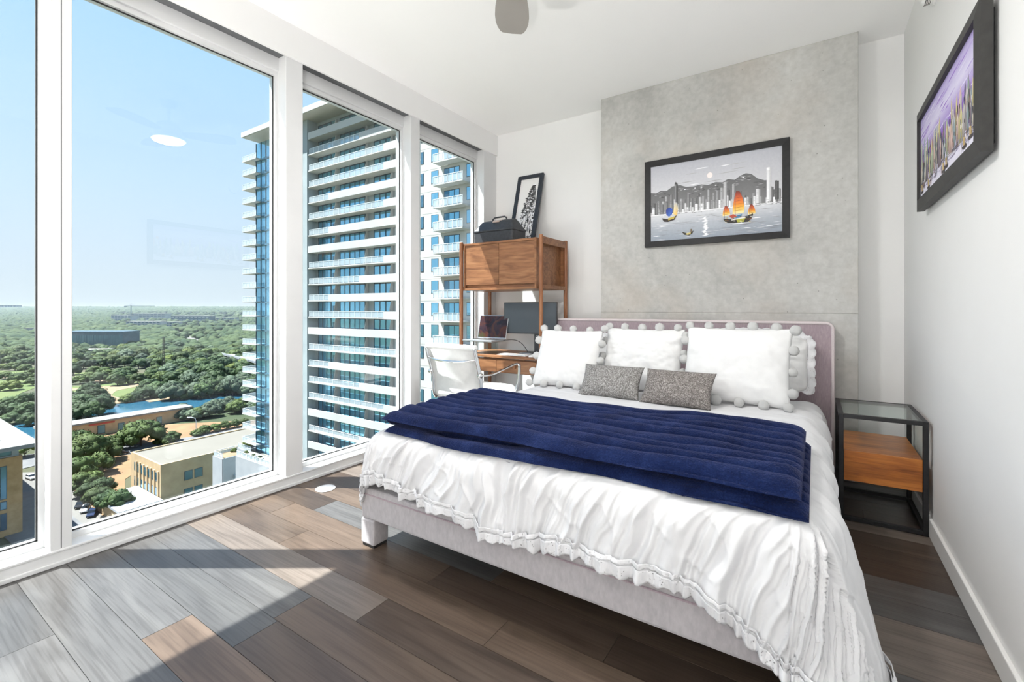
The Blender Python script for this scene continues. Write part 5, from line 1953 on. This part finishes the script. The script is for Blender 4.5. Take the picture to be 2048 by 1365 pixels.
# tan office block at the left edge
b1 = thing('office_block', 'tan brick office block with wide white overhanging roof at the left edge', 'building', (-198, 10, GZ))
ob1 = (-198, 10, 0)
part(MB().box(-262, -177.4, -20, 30.8, 0, 20.6), 'walls', M['tanbrick'], b1, ob1)
part(MB().box(-262, -178.0, -20, 30.2, 20.6, 24.0), 'upper_storey', M['towergrey'], b1, ob1)
rf = part(MB().box(-268, -169.0, -24, 32.6, 24.0, 25.0), 'roof', M['roofw'], b1, ob1)
part(MB().box(-258, -180.0, -16, 26.5, 25.0, 25.5), 'roof_panel', M['roofc'], rf, ob1)
part(MB().box(-258.4, -179.6, 26.5, 26.9, 25.0, 26.0), 'roof_kerb', M['towergrey'], rf, ob1)
part(MB().box(-180, -179.6, -16, 26.5, 25.0, 26.0), 'roof_kerb', M['towergrey'], rf, ob1)
for k in range(7):
    y_ = 27.3 - 5.2 * k
    for z0_, z1_ in ((1.8, 6.2), (7.2, 9.4), (9.9, 18.6)):
        w2_ = part(MB().box(-177.4, -177.28, y_ - .65, y_ + .65, z0_, z1_), 'window', M['tframe'], b1, ob1)
        part(MB().box(-177.28, -177.2, y_ - .5, y_ + .5, z0_ + .2, z1_ - .2), 'pane', M['tglass2'], w2_, ob1)
    w2_ = part(MB().box(-178.0, -177.88, y_ - 1.6, y_ + 1.6, 21.0, 23.7), 'window', M['tframe'], b1, ob1)
    part(MB().box(-177.88, -177.8, y_ - 1.45, y_ + 1.45, 21.2, 23.5), 'pane', M['tglass2'], w2_, ob1)

# limestone building below the window
ob2 = (-170, 65, 0)
b2 = thing('limestone_building', 'two-storey limestone building with a flat cream roof and tall slit windows', 'building', (-170, 65, GZ))
part(MB().box(-184.0, -161.2, 56.3, 92.4, 0, 13.1), 'walls', M['limestone'], b2, ob2)
rf = part(MB().box(-183.6, -161.6, 56.7, 92.0, 13.1, 13.3), 'roof', M['roofc'], b2, ob2)
for q_ in ((-184.0, -161.2, 56.3, 56.8), (-184.0, -161.2, 91.9, 92.4), (-184.0, -183.5, 56.8, 91.9), (-161.7, -161.2, 56.8, 91.9)):
    part(MB().box(q_[0], q_[1], q_[2], q_[3], 13.1, 13.7), 'parapet', M['limestone'], b2, ob2)
part(MB().box(-187.5, -184.0, 57.3, 70, 0, 10.2), 'side_wing', M['limestone'], b2, ob2)
for k in range(7):
    x_ = -180.6 + k * 2.75
    for z0_, z1_ in ((3.6, 6.6), (8.4, 11.0)):
        w2_ = part(MB().box(x_ - .62, x_ + .62, 56.2, 56.3, z0_, z1_), 'window', M['tframe'], b2, ob2)
        part(MB().box(x_ - .5, x_ + .5, 56.14, 56.2, z0_ + .12, z1_ - .12), 'pane', M['tglass2'], w2_, ob2)
    part(MB().box(x_ + .95, x_ + 1.8, 56.0, 56.3, 2.6, 11.6), 'pilaster', M['limestone'], b2, ob2)
for x_, z0_, z1_ in ((-185.8, 5.6, 8.6), (-185.8, 1.5, 4.2)):
    w2_ = part(MB().box(x_ - 1.1, x_ + 1.1, 57.2, 57.3, z0_, z1_), 'window', M['tframe'], b2, ob2)
    part(MB().box(x_ - .95, x_ + .95, 57.14, 57.2, z0_ + .12, z1_ - .12), 'pane', M['tglass2'], w2_, ob2)
for y_ in (63.5, 66.3, 77.5, 80.3):
    for z0_, z1_ in ((2.2, 4.6), (7.2, 10.0)):
        w2_ = part(MB().box(-161.2, -161.1, y_ - 1.15, y_ + 1.15, z0_, z1_), 'window', M['tframe'], b2, ob2)
        part(MB().box(-161.1, -161.04, y_ - 1.0, y_ + 1.0, z0_ + .12, z1_ - .12), 'pane', M['tglass2'], w2_, ob2)
ob2b = (-168, 51, 0)
b2b = thing('annex', 'low white-roofed annex in front of the limestone building', 'building', (-168, 51, GZ))
part(MB().box(-177.5, -159.0, 46.2, 56.0, 0, 3.6), 'walls', M['limestone'], b2b, ob2b)
part(MB().box(-178.0, -158.6, 45.8, 56.0, 3.6, 4.2), 'roof', M['stucco'], b2b, ob2b)
part(MB().lathe([(.5, 4.2), (.5, 4.9), (.3, 5.2)], 12, (-169, 50.5, 0)), 'roof_vent', M['towergrey'], b2b, ob2b)

# long low building by the river
ob3 = (-286, 85, 0)
b3 = thing('low_building', 'long single-storey limestone building with flat white roof by the river', 'building', (-286, 85, GZ))
part(MB().box(-291.5, -282.5, 55, 112, 0, 6.2), 'walls', M['limestone'], b3, ob3)
part(MB().box(-292.5, -281.7, 54, 113, 6.2, 7.0), 'roof', M['roofw'], b3, ob3)
for y_, w_, h_ in ((67.5, 2.4, 3.4), (75.0, 2.8, 4.0), (82.5, 2.6, 3.6), (90, 2.4, 3.4), (98, 2.4, 3.4)):
    w2_ = part(MB().box(-282.5, -282.38, y_ - w_ / 2, y_ + w_ / 2, .6, .6 + h_), 'window', M['tframe'], b3, ob3)
    part(MB().box(-282.38, -282.3, y_ - w_ / 2 + .15, y_ + w_ / 2 - .15, .8, .4 + h_), 'pane', M['tglass2'], w2_, ob3)
part(MB().box(-282.5, -282.3, 70.5, 80.0, 5.0, 5.7), 'fascia_sign', M['sign'], b3, ob3)
ob3b = (-262, 58, 0)
b3b = thing('kiosk', 'small flat-roofed limestone kiosk left of the low building', 'building', (-262, 58, GZ))
part(MB().box(-270, -262, 52, 60, 0, 4.4), 'walls', M['limestone'], b3b, ob3b)
part(MB().box(-270.6, -261.4, 51.4, 60.6, 4.4, 5.0), 'roof', M['roofw'], b3b, ob3b)

# white terraces at the foot of the tower
ob4 = (-100, 58, 0)
b4 = thing('terrace_podium', 'white stucco podium with planted roof terraces at the foot of the tower', 'building', (-100, 58, GZ))
part(MB().box(-112.6, -108.2, 49.1, 60, 0, 27), 'terrace_wall', M['stucco'], b4, ob4)
part(MB().box(-108.2, -104.4, 51.3, 60, 0, 23), 'loggia_wall', M['towergrey'], b4, ob4)
part(MB().box(-104.4, -99.0, 50.4, 62, 0, 29.8), 'terrace_wall', M['stucco'], b4, ob4)
part(MB().box(-99.0, -84.0, 47.5, 51.3, 0, 29.8), 'terrace_wall', M['stucco'], b4, ob4)
part(MB().box(-104.0, -84.4, 50.8, 51.3, 29.8, 29.9), 'deck', M['roofc'], b4, ob4)
part(MB().box(-112.3, -108.2, 49.4, 60, 27.0, 27.1), 'deck', M['path'], b4, ob4)
part(MB().box(-108.2, -108.0, 49.2, 52.4, 19, 27.05), 'loggia_slab', M['towergrey'], b4, ob4)


def railing(parent, org, x0, x1, y_, z_, h_=1.05, posts=1.4, axis='x', m=None):
    f_ = MB()
    L_ = x1 - x0
    n_ = max(1, int(round(L_ / posts)))
    for k in range(n_ + 1):
        t = x0 + L_ * k / n_
        if axis == 'x': f_.box(t - .035, t + .035, y_ - .035, y_ + .035, z_, z_ + h_)
        else: f_.box(y_ - .035, y_ + .035, t - .035, t + .035, z_, z_ + h_)
    if axis == 'x': f_.box(x0, x1, y_ - .04, y_ + .04, z_ + h_ - .07, z_ + h_)
    else: f_.box(y_ - .04, y_ + .04, x0, x1, z_ + h_ - .07, z_ + h_)
    r_ = part(f_, 'railing', M['rail'], parent, org)
    g_ = MB()
    if axis == 'x': g_.box(x0 + .04, x1 - .04, y_ - .012, y_ + .012, z_ + .08, z_ + h_ - .08)
    else: g_.box(y_ - .012, y_ + .012, x0 + .04, x1 - .04, z_ + .08, z_ + h_ - .08)
    part(g_, 'infill_panel', M['railpanel'], r_, org)
    return r_


railing(b4, ob4, -104.2, -99.2, 50.6, 29.8)
railing(b4, ob4, -98.9, -84.2, 47.7, 29.8)
railing(b4, ob4, -112.3, -108.4, 49.3, 27.0)
railing(b4, ob4, 49.4, 60.0, -112.4, 27.0, axis='y')
pt = MB()
for k in range(5): pt.box(-98.0 + k * 2.6, -96.2 + k * 2.6, 48.3, 49.0, 29.8, 30.4)
part(pt, 'planters', M['towergrey'], b4, ob4)
for k, (x_, y_, s_) in enumerate(((-103.0, 52.2, 1.4), (-97.2, 48.7, .7), (-94.5, 48.7, .7), (-92.0, 48.7, .7), (-110.5, 55.5, 1.0), (-111.2, 53.0, .8))):
    q = link_mesh('terrace_shrub', CROWN[[4, 1, 0, 2, 1, 0][k]], b4, (x_ - ob4[0], y_ - ob4[1], (29.9 if x_ > -108 else 27.1)))
    q.scale = (s_, s_, s_ * 1.3)

# ---- the apartment tower ---------------------------------------------------------
OT = (-70, 60, 0)
tw = thing('apartment_tower', 'tall white apartment tower with stacked balconies and blue glass across the street', 'building', (-70, 60, GZ))
Z0 = -GZ            # height of z=0 (eye floor) above the street


def tp(mb, name, m, parent=None, **kw):
    return part(mb, name, m, parent or tw, OT, **kw)


FH = 2.98
topz = 36.9 + Z0
tp(MB().box(-97.9, -40, 48.0, 78, topz - 1.0, topz), 'roof_slab', M['towerwhite'])
tp(MB().box(-97.7, -40.2, 48.2, 77.8, topz - 1.08, topz - 1.0), 'roof_soffit', M['soffit'])
tp(MB().box(-78.0, -52, 52.0, 76, 0, topz - 1.1), 'core_wall', M['towergrey'])
tp(MB().box(-79.6, -78.0, 49.9, 56, 0, topz - 1.1), 'fin_wall', M['towergrey'])
tp(MB().box(-98.8, -79.6, 51.5, 76, 0, topz - 1.1), 'glass_wing', M['tglass'])
# curtain-wall mullions of the left wing
for k in range(11):
    x_ = -98.7 + k * 1.9
    tp(MB().box(x_ - .06, x_ + .06, 51.4, 51.5, 20, topz - 1.1), 'curtain_mullion', M['tframe'])
X_ = {'L': -77.9, 'B': -71.7, 'P': -63.5, 'A': -57.5, 'E': -52.0}
pattern = ['F', 'P', 'A', 'A', 'B', 'A', 'B', 'F', 'A', 'P', 'B', 'A', 'F', 'E', 'B', 'P', 'A', 'F', 'P', 'F', 'A']
for k in range(len(pattern)):
    zs = 32.1 - FH * k + Z0
    # slab with pale edge and soffit
    sl_ = tp(MB().box(-77.95, -52, 50.0, 52.0, zs + .03, zs + .22), 'balcony_slab', M['towerwhite'])
    tp(MB().box(-77.9, -52, 50.08, 51.95, zs, zs + .03), 'soffit', M['soffit'], sl_)
    t = pattern[k]
    xr = {'F': X_['L'], 'B': X_['B'], 'P': X_['P'], 'A': X_['A'], 'E': X_['E']}[t]
    if xr > X_['L'] + .1:
        railing(sl_, OT, X_['L'] + .35, xr - .05, 50.1, zs + .22, 1.02)
    if xr < X_['E'] - .1:
        tp(MB().box(xr, X_['E'], 49.97, 50.17, zs - .02, zs + 1.22), 'parapet', M['towerwhite'], sl_)
    # glazing bays, piers and raking partitions between this slab and the next one up
    zt = zs + FH
    for bx0, bx1 in ((-77.4, -73.6), (-71.0, -64.2), (-61.9, -57.6), (-56.4, -52.1)):
        gb = tp(MB().box(bx0, bx1, 51.85, 51.99, zs + .22, zt), 'window_bay', M['tglass'] if bx0 != -77.0 else M['tglass2'])
        n_ = max(2, int((bx1 - bx0) / 1.15))
        fb = MB()
        for q_ in range(n_ + 1):
            xx = bx0 + (bx1 - bx0) * q_ / n_
            fb.box(xx - .05, xx + .05, 51.78, 51.85, zs + .22, zt)
        fb.box(bx0, bx1, 51.78, 51.85, zt - .16, zt)
        tp(fb, 'frame', M['tframe'], gb)
    gb = tp(MB().box(-73.5, -72.2, 51.85, 51.99, zs + .22, zt), 'balcony_door', M['tglass'])
    tp(MB().box(-73.1, -72.6, 51.80, 51.85, zs + .9, zs + 2.2), 'door_panel', M['tglass2'], gb)
    for x_ in (-71.9, -63.6, -57.5):
        rk = [(x_, 50.9, zs + .22), (x_, 51.85, zs + .22), (x_, 51.85, zt), (x_, 51.55, zt)]
        tp(MB().extr(rk, (.16, 0, 0)), 'partition', M['towerwhite'])
    # corner balconies of the glass wing
    cbk = tp(MB().box(-102.1, -96.6, 50.3, 51.4, zs + .03, zs + .22), 'corner_balcony', M['towerwhite'])
    tp(MB().box(-102.1, -98.9, 51.4, 55.5, zs + .03, zs + .22), 'balcony_return', M['towerwhite'], cbk)
    tp(MB().box(-102.0, -98.9, 50.4, 55.5, zs, zs + .03), 'soffit', M['soffit'], cbk)
    railing(cbk, OT, -102.0, -96.7, 50.4, zs + .22, 1.02)
    railing(cbk, OT, 50.5, 55.5, -102.0, zs + .22, 1.02, axis='y')
    tp(MB().box(-98.8, -79.6, 51.34, 51.5, zs - .12, zs + .20), 'spandrel', M['tglass2'])
    tp(MB().box(-89.8, -79.7, 50.4, 51.33, zs + .05, zs + .22), 'balcony_slab', M['towerwhite'])
    if k % 3 == 0:
        railing(cbk, OT, -89.7, -79.8, 50.5, zs + .22, 1.0)
# white wing on the right
WY = 46.6
tp(MB().box(-46.0, -24.0, WY, 76, 0, topz - 6), 'white_wing', M['towerwhite'])
tp(MB().box(-52.0, -46.0, 51.5, 76, 0, topz - 1.1), 'recess_wall', M['towerwhite'])
for k in range(16):
    zc = 21.95 - 3.0 * k + Z0 + 6.0
    if zc > topz - 6.9: continue

    def win(x0, x1, h_=1.74, name='window', mm=None):
        w_ = tp(MB().box(x0, x1, WY - .03, WY, zc - h_ / 2, zc + h_ / 2), name, M['tframe'])
        tp(MB().box(x0 + .07, x1 - .07, WY - .05, WY - .031, zc - h_ / 2 + .07, zc + h_ / 2 - .07), 'pane', mm or M['tglass'], w_)
    win(-45.95, -45.35, 1.7, mm=M['tglass2'])
    win(-43.95, -42.65)
    win(-37.75, -36.4)
    zsl = zc - 1.69
    dr_ = tp(MB().box(-41.6, -38.9, WY - .03, WY, zsl + .1, zsl + 2.55), 'balcony_door', M['tframe'])
    for q_ in range(3):
        tp(MB().box(-41.52 + q_ * .88, -40.74 + q_ * .88, WY - .05, WY - .031, zsl + .2, zsl + 2.45), 'pane', M['tglass'] if q_ else M['tglass2'], dr_)
    s_ = tp(MB().box(-42.3, -37.2, WY - 1.5, WY - .06, zsl, zsl + .17), 'balcony_slab', M['towerwhite'])
    railing(s_, OT, -42.25, -37.25, WY - 1.45, zsl + .17, 1.05, .8)
    railing(s_, OT, WY - 1.40, WY - .1, -42.25, zsl + .17, 1.05, .7, axis='y')
    tp(MB().box(-46.0, -24.0, WY - .012, WY, zc - 1.86, zc - 1.80), 'joint', M['soffit'])

# ---- far buildings -------------------------------------------------------------------
def far_block(name, label, px0, px1, pyb, h_, depth, m, rows_, cols_, winm, roof_m=None):
    a_ = at(px0, pyb)
    e_ = at(px1, pyb)
    ax, ay = a_
    L_ = math.hypot(e_[0] - ax, e_[1] - ay)
    ang = math.atan2(e_[1] - ay, e_[0] - ax)
    dd = math.hypot(ax, ay)
    gz = GZ + float(rise_at(np.array(dd * .95)))
    o_ = thing(name, label, 'building', (ax, ay, gz), ang)
    MB().box(0, L_, 0, depth, -6, h_).build('walls', m, o_)
    MB().box(-.6, L_ + .6, -.6, depth + .6, h_, h_ + 1.2).build('roof', roof_m or M['roofw'], o_)
    for r_ in range(rows_):
        z0_ = h_ * (r_ + .25) / rows_
        z1_ = h_ * (r_ + .80) / rows_
        for c_ in range(cols_):
            x0_ = L_ * (c_ + .12) / cols_
            x1_ = L_ * (c_ + .88) / cols_
            MB().box(x0_, x1_, -.25, -.01, z0_, z1_).build('window', winm, o_)
    return o_


far_block('glass_offices', 'long dark blue glass office building among the trees', 120, 247, 697, 24, 30, M['fardark'], 1, 26, M['tglass2'], M['fardark'])
far_block('flat_pavilion', 'low pale-roofed pavilion among the trees below the dark offices', 142, 192, 712, 6, 26, M['farpale'], 1, 8, M['fardark'])
far_block('far_flats', 'pale mid-rise flats on the horizon, nearest of the cluster', 252, 320, 656, 18, 30, M['farpale'], 3, 9, M['fardark'])
far_block('far_flats', 'pale flats behind the nearest flats on the left of the cluster', 222, 262, 644, 20, 40, M['farpale'], 3, 6, M['fardark'])
far_block('far_flats', 'long pale block in the middle of the horizon cluster', 262, 330, 643, 26, 40, M['farpale'], 3, 9, M['fardark'])
far_block('far_flats', 'dark long block right of the middle of the horizon cluster', 342, 418, 646, 24, 40, M['fardark'], 2, 10, M['farpale'])
far_block('far_flats', 'white row of buildings at the right end of the horizon cluster', 425, 470, 645, 14, 30, M['farpale'], 2, 8, M['fardark'])
far_block('far_flats', 'flats half hidden behind the nearest flats of the cluster', 318, 352, 654, 14, 30, M['farpale'], 2, 5, M['fardark'])
far_block('far_hall', 'pale flat-roofed hall among trees in the left pane', 48, 84, 668, 12, 40, M['farpale'], 1, 6, M['fardark'])
far_block('far_towers', 'hazy apartment rows on the skyline in the left pane', -10, 32, 628, 40, 60, M['farpale'], 2, 7, M['fardark'])

# lattice mast in the park
X, Y = at(327, 744)
mast = thing('lattice_mast', 'dark steel lattice mast standing in the park', 'mast', (X, Y, GZ))
for sx in (-1, 1):
    for sy in (-1, 1):
        MB().tube([(sx * .75, sy * .75, 0), (sx * .45, sy * .45, 33)], .16, 5).build('leg', M['rustbrown'], mast)
for k in range(16):
    z_ = k * 2
    q = .75 - .3 * z_ / 33
    MB().tube([(-q, -q, z_), (q, -q, z_ + 2), (q, q, z_), (-q, q, z_ + 2), (-q, -q, z_)], .09, 4).build('brace', M['rustbrown'], mast)
# crane on the skyline
d_ = 1500.0
lat = (262 - 1024) / 920 * d_
cr = thing('tower_crane', 'thin tower crane standing on the skyline', 'crane', (lat * _c - d_ * _s, lat * _s + d_ * _c, GZ), math.radians(YAW))
MB().box(-1, 1, -1, 1, 0, 70).build('mast', M['towergrey'], cr)
MB().box(-22, 78, -.7, .7, 66.6, 68.0).build('jib', M['towergrey'], cr)
MB().box(-22, -14, -1.5, 1.5, 63.5, 66.5).build('counterweight', M['towergrey'], cr)
MB().extr([(-12, 0, 68), (0, 0, 74), (30, 0, 68), (0, 0, 73.3)], (0, .5, 0)).build('tie_bar', M['towergrey'], cr)
# footbridge / highway bridge glimpsed by the tower
a_ = at(452, 722); e_ = at(560, 752)
L_ = math.hypot(e_[0] - a_[0], e_[1] - a_[1])
brg = thing('bridge', 'pale bridge deck on piers half hidden behind the tower balconies', 'bridge', (a_[0], a_[1], GZ), math.atan2(e_[1] - a_[1], e_[0] - a_[0]))
MB().box(0, L_, -4, 4, 7, 8.2).build('deck', M['stucco'], brg)
MB().box(0, L_, -4.2, -4, 8.2, 9.6).build('parapet', M['stucco'], brg)
for k in range(5):
    MB().box(L_ * (k + .5) / 5 - .8, L_ * (k + .5) / 5 + .8, -3, 3, 0, 7).build('pier', M['towergrey'], brg)


# cars
def car(px, py, ang, m, label):
    X, Y = at(px, py)
    c_ = thing('parked_car', label, 'car', (X, Y, GZ + .3), ang, 'parked cars')
    side = [(-2.25, .35), (-2.3, .75), (-2.1, .95), (-1.2, 1.02), (1.1, 1.0), (2.1, .85), (2.3, .6), (2.25, .35)]
    MB().extr([(x_, -.9, z_) for x_, z_ in side], (0, 1.8, 0)).build('body', m, c_, bevel=.08)
    cab_ = [(-1.9, 1.0), (-1.5, 1.5), (.35, 1.52), (1.05, 1.0)]
    MB().extr([(x_, -.78, z_) for x_, z_ in cab_], (0, 1.56, 0)).build('windows', M['carglass'], c_, bevel=.05)
    MB().box(-1.42, .28, -.74, .74, 1.5, 1.57).build('roof', m, c_, bevel=.03)
    for x_ in (-1.4, 1.4):
        for y_ in (-.92, .72):
            MB().tube([(x_, y_, .34), (x_, y_ + .2, .34)], .34, 14).build('wheel', M['rubber'], c_)
    return c_


car(160, 1016, math.radians(-25), M['carblack'], 'dark parked car at the far end of the row under street trees')
car(171, 1024, math.radians(-25), M['carwhite'], 'white parked car between two dark cars')
car(184, 1033, math.radians(-25), M['carblue'], 'dark blue parked car nearest the window')
car(62, 960, math.radians(8), M['carwhite'], 'white car on the street beside the tan office block')
car(245, 911, math.radians(82), M['carblack'], 'black car on the street by the oak')
# street lamp by the highway
X, Y = at(392, 872)
sl_ = thing('street_lamp', 'curved grey street lamp beside the street behind the limestone building', 'street lamp', (X, Y, GZ))
MB().tube([(0, 0, 0), (0, 0, 7), (-.3, -.3, 8.2), (-1.4, -1.4, 8.8), (-2.2, -2.2, 8.8)], .13, 8).build('pole', M['rail'], sl_, smooth=True)
MB().box(-2.9, -2.0, -2.6, -2.2, 8.65, 8.85).build('lamp_head', M['rail'], sl_)

# summer haze lying over the far side of the river
hz, nt, b = new_mat('air_haze')
nt.nodes.remove(b)
vsn = N(nt, 'ShaderNodeVolumeScatter')
vsn.inputs['Color'].default_value = (0.72, 0.86, 1.0, 1)
vsn.inputs['Density'].default_value = 0.00005
vsn.inputs['Anisotropy'].default_value = 0.2
nt.links.new(vsn.outputs[0], nt.nodes['Material Output'].inputs['Volume'])
hb_ = MB().box(-8900, -330, -3900, 8900, 0, 74).build('haze', hz, loc=(0, 0, GZ))
tag(hb_, 'thin bluish summer haze over the distant woods', 'haze', kind='stuff')

print('trees', tree_count[0], 'far clumps', kept)
